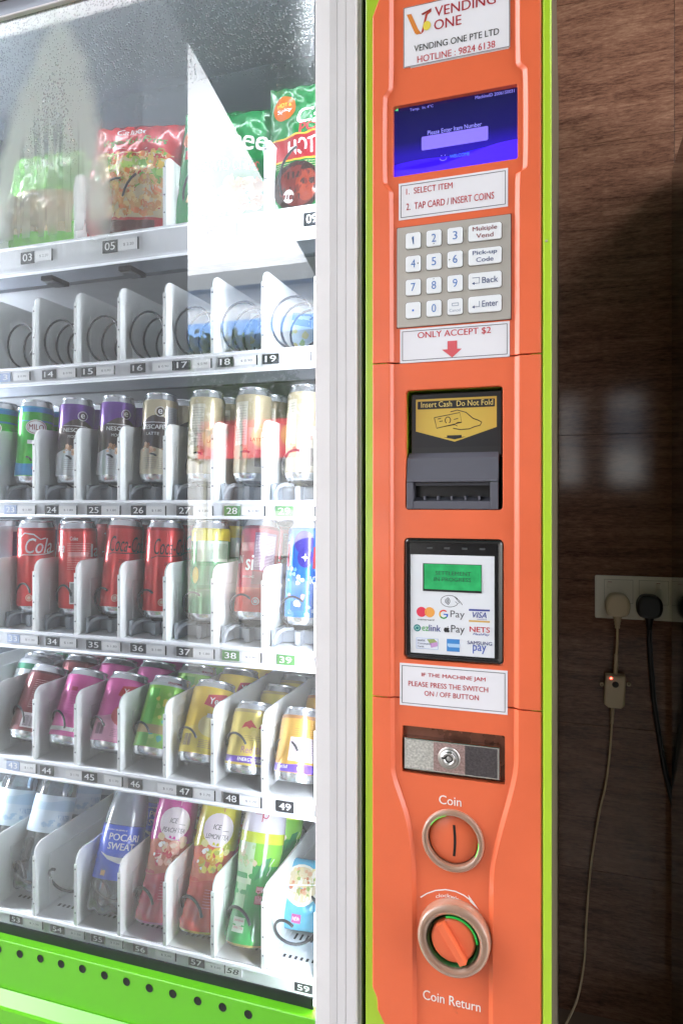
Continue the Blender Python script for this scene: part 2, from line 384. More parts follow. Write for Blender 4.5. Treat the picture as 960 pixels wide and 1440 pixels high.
# ------------------------------------------------------------------ glass
def glass_mat(fog):
    m = bpy.data.materials.new('door_glass_fogged' if fog else 'door_glass'); m.use_nodes = True; n = m.node_tree.nodes; l = m.node_tree.links
    n.remove(n['Principled BSDF']); out = n['Material Output']
    tr = n.new('ShaderNodeBsdfTransparent'); tr.inputs[0].default_value = (.97, .985, .98, 1)
    gl = n.new('ShaderNodeBsdfGlossy'); gl.inputs[1].default_value = 0.0; gl.inputs[0].default_value = (.96, .98, 1, 1)
    fz = n.new('ShaderNodeFresnel'); fz.inputs[0].default_value = 1.98 if fog else 1.15
    mx = n.new('ShaderNodeMixShader'); l.new(fz.outputs[0], mx.inputs[0]); l.new(tr.outputs[0], mx.inputs[1]); l.new(gl.outputs[0], mx.inputs[2])
    if not fog: l.new(mx.outputs[0], out.inputs[0]); return m
    def M(op, a, b=None, c=None, clamp=False):
        q = n.new('ShaderNodeMath'); q.operation = op; q.use_clamp = clamp
        for i, v in enumerate((a, b, c)):
            if v is None: continue
            if isinstance(v, (int, float)): q.inputs[i].default_value = v
            else: l.new(v, q.inputs[i])
        return q.outputs[0]
    def SS(v, a, b):
        q = n.new('ShaderNodeMapRange'); q.interpolation_type = 'SMOOTHSTEP'; l.new(v, q.inputs[0]); q.inputs[1].default_value = a; q.inputs[2].default_value = b; return q.outputs[0]
    geo = n.new('ShaderNodeNewGeometry'); sx = n.new('ShaderNodeSeparateXYZ'); l.new(geo.outputs['Position'], sx.inputs[0]); x, z = sx.outputs[0], sx.outputs[2]
    # smear used to roughen the outlines
    ns = n.new('ShaderNodeTexNoise'); ns.inputs['Scale'].default_value = 28; ns.inputs['Detail'].default_value = 5; l.new(geo.outputs['Position'], ns.inputs[0])
    wob = M('MULTIPLY_ADD', ns.outputs[0], .03, -.015)
    # tent shaped misted patch: apex near the top, spreading downwards
    ax, _, az = at(84, 25, GY); bx, _, bz = at(40, 340, GY)
    dz = M('SUBTRACT', az, z); half = M('MULTIPLY_ADD', M('POWER', M('MAXIMUM', dz, 0.0001), .55), .24, -.002)
    cx = M('MULTIPLY_ADD', dz, -.10, ax)
    dx = M('ABSOLUTE', M('SUBTRACT', x, cx)); tent = SS(M('SUBTRACT', M('ADD', half, M('MULTIPLY', wob, .9)), dx), -.010, .020)
    low = SS(z, Z(60, 385, GY), Z(60, 290, GY)); tent = M('MULTIPLY', tent, low)
    # clear runs (fingers) inside the tent, where drops have run down
    mpf = n.new('ShaderNodeMapping'); mpf.inputs['Scale'].default_value = (75, 1, 5); l.new(geo.outputs['Position'], mpf.inputs[0])
    nf = n.new('ShaderNodeTexNoise'); nf.inputs['Scale'].default_value = 1; nf.inputs['Detail'].default_value = 2; l.new(mpf.outputs[0], nf.inputs[0])
    inner = SS(M('SUBTRACT', M('SUBTRACT', half, .032), dx), 0, .02)
    fing = M('MULTIPLY', M('MULTIPLY', SS(nf.outputs[0], .46, .56), inner), SS(M('SUBTRACT', Z(80, 165, GY), z), -.02, .03))
    under = M('MULTIPLY', inner, SS(M('SUBTRACT', Z(60, 215, GY), z), -.02, .05))
    mist = M('MULTIPLY', tent, M('SUBTRACT', 1, M('MAXIMUM', M('MULTIPLY', fing, .6), M('MULTIPLY', under, .45))))
    # drops: large in the upper band of the pane, fading away downwards
    vo = n.new('ShaderNodeTexVoronoi'); vo.inputs['Scale'].default_value = 290; l.new(geo.outputs['Position'], vo.inputs[0]); vo.inputs['Randomness'].default_value = .9
    nb = n.new('ShaderNodeTexNoise'); nb.inputs['Scale'].default_value = 14; nb.inputs['Detail'].default_value = 4; l.new(geo.outputs['Position'], nb.inputs[0])
    upper = SS(M('ADD', z, M('MULTIPLY_ADD', nb.outputs[0], .12, -.06)), Z(200, 215, GY), Z(200, 70, GY))
    uu = M('MAXIMUM', M('MULTIPLY', upper, M('SUBTRACT', 1, M('MULTIPLY', tent, .3))), M('MULTIPLY', M('MULTIPLY', tent, inner), SS(z, Z(60, 330, GY), Z(60, 180, GY))))
    rad = M('MULTIPLY_ADD', uu, .5, .0)
    drop = SS(M('SUBTRACT', rad, vo.outputs['Distance']), 0.0, .16)
    hgt = M('MULTIPLY', M('SQRT', M('MAXIMUM', M('SUBTRACT', M('MULTIPLY', rad, rad), M('MULTIPLY', vo.outputs['Distance'], vo.outputs['Distance'])), 0.0)), .004)
    bp = n.new('ShaderNodeBump'); bp.inputs['Strength'].default_value = .9; bp.inputs['Distance'].default_value = 1.0; l.new(hgt, bp.inputs['Height'])
    rf = n.new('ShaderNodeBsdfRefraction'); rf.inputs['IOR'].default_value = 1.25; rf.inputs['Roughness'].default_value = .12; l.new(bp.outputs[0], rf.inputs['Normal']); rf.inputs[0].default_value = (.93, .96, .97, 1)
    g2 = n.new('ShaderNodeBsdfGlossy'); g2.inputs[1].default_value = .12; l.new(bp.outputs[0], g2.inputs['Normal'])
    f2 = n.new('ShaderNodeFresnel'); f2.inputs[0].default_value = 1.6; l.new(bp.outputs[0], f2.inputs['Normal'])
    dm = n.new('ShaderNodeMixShader'); l.new(f2.outputs[0], dm.inputs[0]); l.new(rf.outputs[0], dm.inputs[1]); l.new(g2.outputs[0], dm.inputs[2])
    # mist: diffusing film
    df = n.new('ShaderNodeBsdfDiffuse'); df.inputs[0].default_value = (.80, .88, .84, 1); tl = n.new('ShaderNodeBsdfTranslucent'); tl.inputs[0].default_value = (.8, .84, .84, 1)
    l.new(bp.outputs[0], df.inputs['Normal'])
    a1 = n.new('ShaderNodeMixShader'); a1.inputs[0].default_value = .5; l.new(df.outputs[0], a1.inputs[1]); l.new(tl.outputs[0], a1.inputs[2])
    rb = n.new('ShaderNodeBsdfRefraction'); rb.inputs['IOR'].default_value = 1.08; rb.inputs['Roughness'].default_value = .45; rb.inputs[0].default_value = (.9, .93, .93, 1)
    # thin overall film in the upper part blurs what stands behind
    film = M('MULTIPLY', SS(z, Z(200, 190, GY), Z(200, 70, GY)), .45)
    b1 = n.new('ShaderNodeMixShader'); l.new(film, b1.inputs[0]);
    dd = n.new('ShaderNodeBsdfDiffuse'); dd.inputs[0].default_value = (.8, .82, .84, 1); dt = n.new('ShaderNodeMixShader'); l.new(M('MULTIPLY_ADD', ns.outputs[0], .05, .02), dt.inputs[0]); l.new(mx.outputs[0], dt.inputs[1]); l.new(dd.outputs[0], dt.inputs[2])  # thin dust film over the whole pane, doubling as a painted milky veil
    hz = n.new('ShaderNodeMixShader'); hz.inputs[0].default_value = .22; l.new(rb.outputs[0], hz.inputs[1]); l.new(a1.outputs[0], hz.inputs[2]); l.new(hz.outputs[0], b1.inputs[2]); l.new(dt.outputs[0], b1.inputs[1])
    b2 = n.new('ShaderNodeMixShader'); l.new(M('MULTIPLY', mist, .76), b2.inputs[0]); l.new(b1.outputs[0], b2.inputs[1]); l.new(a1.outputs[0], b2.inputs[2])
    b3 = n.new('ShaderNodeMixShader'); l.new(M('MULTIPLY', drop, .85), b3.inputs[0]); l.new(b2.outputs[0], b3.inputs[1]); dw = n.new('ShaderNodeMixShader'); dw.inputs[0].default_value = .3; l.new(dm.outputs[0], dw.inputs[1]); l.new(a1.outputs[0], dw.inputs[2]); l.new(dw.outputs[0], b3.inputs[2])
    l.new(b3.outputs[0], out.inputs[0]); return m
gp = MB(); GF = glass_mat(True); GC = glass_mat(False)
a, b, c0_, c1_ = -1.105, glR-.0004, .44, ztop-.0028
gp.add([(a, GY, c0_), (b, GY, c0_), (b, GY, c1_), (a, GY, c1_)], [(0, 1, 2, 3)], GF)
gp.add([(a, GY+.005, c0_), (b, GY+.005, c0_), (b, GY+.005, c1_), (a, GY+.005, c1_)], [(0, 3, 2, 1)], GC)
P(gp, 'glass_pane', weld=False)

# ------------------------------------------------------------------ shelves
PITCH = .0907*(SY+D)
def kx(k): return (-.9146+.0907*k)*(SY+D)
FLOOR = {1: .4613, 2: .2405, 3: -.0012, 4: -.2393, 5: -.4713, 6: -.7555}
RBOT = {1: .4113, 2: .2077, 3: -.031, 4: -.2706, 5: -.5013, 6: -.789}
FZ = {r: CZ+v*(SY+D) for r, v in FLOOR.items()}; BZ = {r: CZ+v*(SY+D) for r, v in RBOT.items()}
TAGD = mat('tag_dark', '171a22', .5); TAGB = mat('tag_blue', 'a9b9dc', .5); TAGG = mat('tag_green', '4f8a4a', .5); TAGW = mat('tag_paper', 'f8f8fb', .5); PRT = mat('print_grey', '70747c', .6)
TAGS = {1: [(29, 48, '03', 48, 72, '$ 2.20', 'd'), (144, 165, '05', 165, 193, '$ 2.20', 'd'), (286, 306, '07', 306, 332, '$ 2.20', 'd'), (427, 449, '09', None, 0, '', 'd')],
 2: [(-5, 14, '13', 18, 41, '$ 0.90', 'b'), (59, 78, '14', 81, 106, '$ 0.90', 'd'), (114, 134, '15', 135, 160, '$ 0.90', 'd'), (183, 204, '16', 214, 242, '$ 0.90', 'd'), (245, 267, '17', 270, 296, '$ 0.90', 'd'), (306, 327, '18', 329, 360, '$ 0.90', 'd'), (369, 392, '19', 402, 436, '$ 0.90', 'd')],
 3: [(6, 23, '23', 24, 49, '$ 1.80', 'b'), (63, 82, '24', 82, 107, '$ 1.80', 'd'), (122, 142, '25', 142, 168, '$ 1.80', 'd'), (184, 205, '26', 205, 232, '$ 1.80', 'd'), (248, 271, '27', 271, 298, '$ 1.80', 'd'), (315, 337, '28', 339, 371, '$ 1.80', 'g'), (387, 412, '29', 413, 441, '$ 1.80', 'g')],
 4: [(10, 27, '33', 28, 53, '$ 1.30', 'b'), (64, 83, '34', 83, 107, '$ 1.80', 'd'), (121, 142, '35', 142, 169, '$ 1.80', 'd'), (183, 205, '36', 205, 232, '$ 1.80', 'd'), (248, 271, '37', 271, 300, '$ 1.80', 'd'), (312, 336, '38', 336, 366, '$ 1.80', 'g'), (389, 414, '39', 414, 442, '$ 1.80', 'g')],
 5: [(9, 27, '43', 28, 50, '$ 1.70', 'b'), (56, 75, '44', 92, 115, '$ 1.70', 'd'), (115, 136, '45', 146, 171, '$ 1.70', 'd'), (180, 200, '46', 221, 248, '$ 1.70', 'd'), (249, 270, '47', 272, 301, '$ 1.70', 'd'), (314, 336, '48', 336, 366, '$ 1.70', 'd'), (388, 413, '49', 413, 442, '$ 1.70', 'd')],
 6: [(13.5, 31, '53', 34, 59, '$ 1.20', 'd'), (71, 90, '54', 92, 118, '$ 1.20', 'd'), (128, 147, '55', 148, 172, '$ 2.50', 'd'), (187, 207, '56', 218, 246, '$ 2.50', 'd'), (265, 287, '57', 288, 315, '$ 2.50', 'd'), (314, 340, '58', None, 0, '', 'h'), (414, 439, '59', None, 0, '', 'd')]}
def divider_mesh(deep, h, rr=.016):
    mb = MB(); pts = [(0, 0), (deep, 0), (deep, h)]+[(rr-rr*math.sin(R(a)), h-rr+rr*math.cos(R(a))) for a in range(0, 91, 15)]
    t = .0011; n = len(pts)
    vs = [(-t, y, z) for y, z in pts]+[(t, y, z) for y, z in pts]
    mb.add(vs, [list(range(n)), list(range(n, 2*n))[::-1]]+[(i, n+i, n+(i+1) % n, (i+1) % n) for i in range(n)], DIV)
    # folded front lip and rivet holes
    mb.box(-.0028, .0028, -.0012, .0006, 0, h-rr-.002, DIV, .0004)
    for zz in (.02, .045, .085): mb.lathe([(0, .0004), (.0013, .0004), (.0013, 0)], PRT, 8, 'Y', (.004*0, -.0018, zz))
    mb.box(t, .0075, .05, deep, .001, .004, DIV)
    # step pressed in the face
    mb.box(t, t+.0012, .03, deep, .006, h-.03, DIV, .0005)
    return mb
def helix(rad, cz, y0, pitch, turns, tip, wr=.0015, seg=26, tail=.0):
    pts = []; n = int(seg*turns)
    for i in range(n+1):
        a = R(tip)-2*math.pi*i/seg        # angle from +x, runs anticlockwise going back from the tip
        a = R(tip)+2*math.pi*i/seg
        pts.append((rad*math.cos(a), y0+pitch*i/seg, cz+rad*math.sin(a)))
    return pts
shelf = {}
dm_ = {}
for r in range(1, 7):
    f, b = FZ[r], BZ[r]; mb = MB(); x0, x1 = kx(-4)-.02, -.294
    mb.box(x0, x1, SY+.003, .60, f-.004, f, TRAY)
    # bent front rail: lip, sloping label face, foot
    pr = [(SY+.006, f+.0006), (SY-.001, f+.0008), (SY-.002, f-.0025), (SY, f-.0035), (SY+.0005, b+.0045), (SY-.002, b+.0035), (SY-.0035, b+.002), (SY-.0035, b), (SY+.004, b-.0004), (SY+.006, b+.002)]
    n = len(pr); vs = [(x, y, z) for x in (x0, x1) for y, z in pr]
    mb.add(vs, [(i, (i+1) % n, n+(i+1) % n, n+i) for i in range(n)]+[list(range(n))[::-1], [n+i for i in range(n)]], RAIL)
    mb.box(x0, x1, SY+.10, SY+.115, f-.024, f-.004, mat('shelf_beam', '8f949d', .4, metal=.3))
    mb.box(x0, x1, .54, .55, f-.02, f-.004, mat('shelf_beam', '8f949d'))
    sh = P(mb, 'shelf'); shelf[r] = sh
    ks = [-1, 1, 3, 5] if r == 1 else list(range(-3, 7))
    hh = .103 if r == 1 else .110
    if hh not in dm_: dm_[hh] = divider_mesh(.50, hh).build('divider', sh)
    src = dm_[hh]; first = src.users_collection and not src.get('used')
    for k in ks:
        if not src.get('used'): o = src; o['used'] = 1
        else: o = src.copy(); C.objects.link(o); o.parent = sh
        o.location = (kx(k), SY+.002, f+.0002)
        if r == 1 and k == 5: o.location.x += .004
    # printed tags
    for (a0, a1, num, p0, p1, pr_, kind) in TAGS[r]:
        zt, zb = f-.0045, b+.0055
        zt, zb = {1: (f-.0093, f-.0269), 2: (f-.0063, f-.0195), 3: (f-.0072, f-.0210), 4: (f-.0055, f-.0187), 5: (f-.0056, f-.0196), 6: (0, 0)}[r]
        if r == 6: zt, zb = f-.0040, f-.0152
        mbt = MB(); bgm = {'d': TAGD, 'b': TAGB, 'g': TAGG, 'h': TAGW}[kind]; Y = SY-.001
        mbt.box(X(a0, Y), X(a1, Y), Y, Y+.0012, zb, zt, bgm)
        hgt = zt-zb; wd = X(a1, Y)-X(a0, Y)
        flat(mbt, fit(num, X(a0, Y)+wd*.16, X(a1, Y)-wd*.16, zb+hgt*.2, zt-hgt*.16, .02 if kind != 'h' else 0, .2 if kind == 'h' else 0), Y-.0002, NEARBLK if kind == 'h' else ink('f4f5f8'))
        mbt.build('number_tag', sh)
        if p0:
            mbp = MB(); mbp.box(X(p0, Y)+.0004, X(p1, Y), Y+.0002, Y+.0012, zb+.001, zt-.001, TAGW)
            mbp.box(X(p1, Y), X(p1, Y)+.0018, Y, Y+.0012, zb, zt, TAGD)
            wd = X(p1, Y)-X(p0, Y)
            flat(mbp, fit(pr_, X(p0, Y)+wd*.3, X(p1, Y)-wd*.18, zb+hgt*.36, zt-hgt*.38), Y, PRT)
            mbp.build('price_tag', sh)
# shelf brackets under the snack shelf
for px in (45, 157):
    br = MB(); x = X(px, SY); br.box(x-.011, x+.011, SY+.03, SY+.07, BZ[1]-.001, BZ[1]+.006, BLACK, .001); br.box(x-.008, x+.008, SY+.035, SY+.06, BZ[1]-.004, BZ[1]-.0012, mat('bracket_grey', '8a8d93', .4, metal=.5)); br.build('bracket', shelf[1])
# spirals
def spiral(r, k, rad, h, y0, pitch, turns, tip, wr=.0016, dx=0.):
    mb = MB(); mb.tube(helix(rad, h, 0, pitch, turns, tip, wr), wr, WIRE, 8)
    o = mb.build('spiral_coil', shelf[r]); o.location = (kx(k)+PITCH/2+dx, y0, FZ[r]); return o
for k in range(-2, 6): spiral(2, k, .0335, .038, SY+.004, .034 if k != 0 else .026, 11, -25+k*7)
for k in range(-2, 6): spiral(3, k, .0250, .0440, SY+.018, .064, 6, 52+k*4)
for k in range(-2, 6): spiral(4, k, .0255, .0445, SY+.010, .064, 6, 28+((k*37) % 40))
for k in range(-2, 6): spiral(5, k, .024, .048, SY+.004, .070, 5.5, 12+((k*29) % 30), dx=-.008)
for k in range(-2, 6): spiral(6, k, .026, .040, SY+.006 if k != 0 else SY+.02, .072, 5.5, {0: 100, 5: 70}.get(k, 15+((k*29) % 20)), .0021, dx=-.006 if k else -.012)
for k in (-1, 1, 3, 5): spiral(1, k, .042, .046, SY+.010, .07, 5, 60+k*9, .0017, dx=PITCH*.5-.02); spiral(1, k, .042, .046, SY+.010, .07, 5, 100, .0017, dx=PITCH*.5+.03) if k in (1,) else None
# plastic pushers/pedestals on rows 3 and 4
pm = MB(); pm.box(-.030, .030, .045, .46, .0005, .019, CLEARPL, .003); pm.box(-.034, -.028, .018, .06, .0005, .024, CLEARPL, .002)
pm.tube([(-.031, .020, .001), (-.029, .018, .010), (-.025, .022, .018), (-.020, .03, .022), (-.010, .04, .022)], .003, CLEARPL, 8)
pm.box(-.004, .004, .03, .05, .0005, .02, CLEARPL, .001)
p0 = None
for r in (3, 4):
    for k in range(-2, 6):
        if p0 is None: p0 = o = pm.build('can_pedestal', shelf[r])
        else: o = p0.copy(); C.objects.link(o); o.parent = shelf[r]
        o.location = (kx(k)+PITCH/2, SY, FZ[r])
# slots punched in the lowest tray (row of short dark dashes)
SLOT = mat('slot_dark', '33343c', .8)
sl_ = MB()
for k in range(-2, 6):
    for j in range(7):
        xx = kx(k)+.014+j*.0085; sl_.box(xx, xx+.0036, SY+.035, SY+.041, FZ[6]+.0002, FZ[6]+.0006, SLOT)
        sl_.box(xx, xx+.003, SY+.075, SY+.088, FZ[6]+.0002, FZ[6]+.0006, SLOT)
xx = kx(-3)
while xx < -.3:
    sl_.box(xx, xx+.0018, SY+.004, SY+.0048, FZ[6]+.001, FZ[6]+.0013, SLOT); xx += .0042
sl_.build('tray_slots', shelf[6])

# lower door: black strip, green panel with holes, delivery door
lo = MB(); lo.box(-1.105, glR-.0006, GY-.0022, GY-.0003, CZ-.66, CZ-.7780*(GY+D), BLACKM); P(lo, 'black_strip')
gpn = MB(); gz0 = CZ-.938*(D+.004)
gy = .004
gpn.box(-1.105, x442-.0004, gy, gy+.02, CZ-.900*(D+gy), CZ-.8125*(D+gy), GREENM, .0012)
go = P(gpn, 'green_panel')
hx = [(57, 1348.5), (86, 1356), (116, 1363), (147, 1372), (178, 1381), (210, 1390), (243, 1398), (278, 1408), (313, 1417), (349, 1427), (-2, 1335), (28, 1342)]
for px, py in hx:
    h_ = MB(); xx, _, zz = at(px, py, gy); h_.lathe([(0, .0), (.0046, .0), (.0054, -.0003)], mat('hole_dark', '1c1e1a', .8), 20, 'Y', (xx, gy-.0002, zz))
    P(h_, 'vent_hole')
# sloping green ledge below, then dark seam, then flap
lg = MB(); z1 = CZ-.900*(D+gy)
pr = [(gy+.0, z1-.0005), (-.012, z1-.010), (-.014, z1-.0135), (-.014, z1-.045), (-.006, z1-.047), (.02, z1-.047), (.02, z1-.0005)]
n = len(pr); vs = [(x, y, z) for x in (-1.105, x442-.0004) for y, z in pr]
lg.add(vs, [(i, n+i, n+(i+1) % n, (i+1) % n) for i in range(n)]+[list(range(n)), [n+i for i in range(n)][::-1]], GREENM)
P(lg, 'green_ledge')
fl = MB(); fl.box(-1.105, x442-.0004, -.004, .02, BOT+.03, z1-.050, GREENM, .003); P(fl, 'delivery_flap')

# ------------------------------------------------------------------ control column: lime plate and orange panels
gr = MB()
gr.box(X(512.3), X(543), .0036, .016, BOT, TOP, GREEN, .0015); gr.box(X(745), XR, .0036, .016, BOT, TOP, GREEN, .0015)
gr.box(X(512.3)+.001, XR-.001, .0372, .045, BOT+.01, TOP-.01, mat('inner_panel_dark', '26282a', .6)); P(gr, 'lime_backing_plate')
rs = MB(); rs.box(X(763.5), XR-.0002, -.001, .0033, BOT, TOP, GREEN, .0012); rs.lathe([(0, -.0004), (.0012, -.0003), (.0014, 0)], GREYF, 10, 'Y', (X(768), -.001, Z(768, 339))); P(rs, 'lime_edge_trim')
leftp = [(547, -40), (547, 118), (545, 126), (540, 132), (537.5, 138), (537.5, 254), (540, 260), (545, 265), (547.5, 272), (548, 1075), (551, 1095), (559, 1118), (569, 1148), (575.5, 1180), (578, 1210), (579, 1240), (580, 1500)]
rightp = [(730.5, -60), (730.5, 82), (733, 88), (739, 92), (742, 97), (742, 232), (739, 237), (733, 239), (730.5, 243), (730, 300), (729, 1060), (728, 1085), (722, 1114), (709, 1160), (697, 1206), (693, 1236), (692.5, 1500)]
def smooth(path, it=2):
    q = [at(px, py, 0) for px, py in path]; q = [(p[0], p[2]) for p in q]
    for _ in range(it):
        o = [q[0]]
        for i in range(len(q)-1):
            a, b = Vector(q[i]), Vector(q[i+1])
            o += [tuple(a*.75+b*.25), tuple(a*.25+b*.75)]
        o.append(q[-1]); q = o
    return q
LP, RP = smooth(leftp), smooth(rightp)
def interp(path, z):
    for i in range(len(path)-1):
        (xa, za), (xb, zb) = path[i], path[i+1]
        if za >= z >= zb: return xb if za == zb else xa+(xb-xa)*(za-z)/(za-zb)
    return path[0][0] if z > path[0][1] else path[-1][0]
DEP = .0042; CH = .0042
XLo, XRo = X(523.2), X(761.5)
def outerL(z):
    zz = (CZ-z)/D     # outline steps in at top and bottom corners, where the lime plate shows
    t = -.7355+.0
    base = XLo
    zt = Z(525, 22); zt2 = Z(529, 0)
    if z > zt: base = XLo+min(.012, (z-zt)*.42)
    zb = Z(524, 1390); zb2 = Z(530, 1404); zb3 = Z(530, 1421)
    if z < zb: base = XLo+min(.006, (zb-z)*.5)
    if z < zb3: base = XLo+.006+min(.016, (zb3-z)*.55)
    return base
def panel_section(z1, z0):
    zs = {z1, z0}
    for p in LP+RP:
        if z0+.0006 < p[1] < z1-.0006: zs.add(p[1])
    for (px, py) in ((525, 22), (524, 1390), (530, 1404), (530, 1421)):
        z = Z(px, py)
        if z0 < z < z1: zs.add(z)
    zs = sorted(zs, reverse=True); keep = [zs[0]]
    for z in zs[1:]:
        if keep[-1]-z > .0004: keep.append(z)
    keep[-1] = z0
    mb = MB(); rows = []
    for z in keep:
        xl = outerL(z); l = interp(LP, z); r_ = interp(RP, z)
        rows.append([(xl, .0034, z), (xl, .0012, z), (xl+.0012, 0, z), (l, 0, z), (l+CH, DEP, z), (r_-CH*1.15, DEP, z), (r_, 0, z), (XRo-.0015, 0, z), (XRo, .0015, z), (XRo, .0034, z), (XRo, .012, z), (xl, .012, z)])
    n = len(rows[0]); vs = sum(rows, []); fs = []
    for i in range(len(rows)-1):
        for k in range(n):
            j = (k+1) % n; fs.append((i*n+k, (i+1)*n+k, (i+1)*n+j, i*n+j))
    fs.append(list(range(n))); fs.append([(len(rows)-1)*n+k for k in range(n)][::-1])
    mb.add(vs, fs, ORANGE); return mb
S1 = CZ+.2067*D; S2 = CZ-.2985*D
sec = [panel_section(TOP-.004, S1+.0007), panel_section(S1-.0007, S2+.0007), panel_section(S2-.0007, BOT+.02)]
secs = [P(m, 'orange_panel') for m in sec]
def rect(px0, px1, py0, py1, Y=0., pxr=None):       # world rectangle from a pixel left/right and top/bottom measured at px0
    return X(px0, Y), X(px1, Y), Z(pxr or px0, py1, Y), Z(pxr or px0, py0, Y)
cut = []
def cutter(pts):
    mb = MB(); mb.prism(pts, -.02, .03, ORANGE); o = mb.build('cutter'); return o
DR = rect(552.3, 727.5, 149.5, 248.8, DEP); CR = rect(570.5, 706.5, 549, 716.5, DEP); KR = rect(568.5, 707.5, 756.5, 925.5, DEP)
LR = rect(565.3, 709.8, 1020, 1086, DEP)
coin = at(636.5, 1182, DEP); ret = at(637, 1322.5, DEP-.010)
cutters = {0: [rrect(*DR, .002)], 1: [rrect(*CR, .004), rrect(*KR, .005)], 2: [rrect(*LR, .002), circ(coin[0], coin[2], .0290, n=48), circ(ret[0], ret[2], .0350, n=48)]}
dg = None
for i, pl in cutters.items():
    objs = [cutter(p) for p in pl]
    for c in objs:
        c.location = (0, 0, 0)
        md = secs[i].modifiers.new('cut', 'BOOLEAN'); md.operation = 'DIFFERENCE'; md.solver = 'EXACT'; md.object = c
    bv = secs[i].modifiers.new('bev', 'BEVEL'); bv.width = .0009; bv.segments = 2; bv.limit_method = 'ANGLE'; bv.angle_limit = R(40); bv.use_clamp_overlap = True
    bpy.context.view_layer.update(); dg = bpy.context.evaluated_depsgraph_get()
    me = bpy.data.meshes.new_from_object(secs[i].evaluated_get(dg)); secs[i].modifiers.clear(); secs[i].data = me
    for c in objs: bpy.data.objects.remove(c)

# ---- stickers
RED = ink('c0303c'); DRED = ink('a8202e')
def sticker(x0, x1, z0, z1, Y, name='sticker', inner=.0028, rot=0., label=None):
    mb = MB(); mb.prism([(x0, z0), (x1, z0), (x1, z1), (x0, z1)], Y-.0005, Y, PAPER)
    if inner: flat(mb, border(x0+inner, x1-inner, z0+inner, z1-inner, .0006), Y-.0007, NEARBLK)
    return mb
YP = DEP
# hotline sticker and the older one below it
s = rect(578, 716, 64+33, 95.5+1.5, YP-.0006)
mb = MB(); x0, x1, z0, z1 = X(577, YP), X(715.5, YP), Z(567, 97.5, YP), Z(567, 90, YP); mb.prism([(x0, z0), (x1, z0), (x1, z1), (x0, z1)], YP-.0004, YP, PAPER); flat(mb, line2([(x0, z0+.0012), (x1, z0+.0012)], .0006), YP-.0005, NEARBLK); P(mb, 'under_sticker')
Y = YP-.0008
x0, x1, z0, z1 = X(567, Y), X(717, Y), Z(567, 95.5, Y), Z(567, 11, Y)
mb = sticker(x0, x1, z0, z1, Y+.0003, inner=0); flat(mb, border(x0+.0003, x1-.0003, z0+.0003, z1-.0003, .0006), Y-.0004, NEARBLK)
Yt = Y-.0004
ptext(mb, 'VENDING', 611, 9, 23, 697, Yt, DRED, .02); ptext(mb, 'ONE', 610, 28, 42, 648.5, Yt, DRED, .02)
mb_t = 0
ptext(mb, 'VENDING ONE PTE LTD', 582, 63.5, 72.5, 701.5, Yt, NEARBLK, .015); ptext(mb, 'HOTLINE : 9824 6138', 586.5, 78.5, 88, 696, Yt, RED, .015)
def pxp(l, Y): return [(at(a, b, Y)[0], at(a, b, Y)[2]) for a, b in l]
flat(mb, poly2(pxp([(571.5, 20), (578, 19), (587.5, 40), (592, 46), (586, 48), (583, 46)], Yt)), Yt, ink('d9822e'))
flat(mb, poly2(pxp([(587, 47), (592, 46), (598, 20), (605, 11), (606.5, 11.5), (606, 16), (601, 20), (595, 44), (592, 47)], Yt)), Yt-.0001, ink('b53a2a'))
flat(mb, poly2(pxp([(592, 19), (606, 11), (606, 14), (594, 21)], Yt)), Yt-.0002, ink('8f2222'))
cx, _, cz = at(600, 35.5, Yt); flat(mb, poly2(circ(cx, cz, .0043, .0052, 20)), Yt-.0003, ink('e6d14a'))
P(mb, 'sticker', label='white hotline sticker with red and black lettering')
def psticker(px0, px1, pt, pb, texts, lab, Y=YP, inner=.0025, extra=None):
    x0, x1, z0, z1 = X(px0, Y), X(px1, Y), Z(px0, pb, Y), Z(px0, pt, Y)
    mb = sticker(x0, x1, z0, z1, Y, inner=inner)
    for t in texts: ptext(mb, *t[:1], *t[1:5], Y-.0007, t[5], t[6] if len(t) > 6 else .015)
    if extra: extra(mb, Y-.0007)
    P(mb, 'sticker', label=lab)
psticker(560.5, 714, 258.5, 310, [('1.  SELECT ITEM', 571, 265, 273.5, 636, RED), ('2.  TAP CARD / INSERT COINS', 571, 286, 295.5, 694.5, RED)], 'white instruction sticker in two numbered lines')
def arrow(mb, Y):
    flat(mb, poly2(pxp([(629, 479.5), (642.5, 478.5), (642.5, 490), (649, 490), (635.5, 502.5), (621, 491.5), (629, 491)], Y)), Y, ink('d85a62'))
psticker(562.5, 716.5, 463.5, 511, [('ONLY ACCEPT $2', 587, 467, 477, 690, ink('c9434e'), .02)], 'white sticker with a red arrow pointing to the cash slot', extra=arrow)
psticker(562, 713.5, 932, 991, [('IF THE MACHINE JAM', 592.5, 946, 953, 682.5, RED), ('PLEASE PRESS THE SWITCH', 574, 957.5, 964.5, 686, RED), ('ON / OFF BUTTON', 596.5, 971.5, 978.5, 673, RED)], 'white jam notice sticker with three red lines')
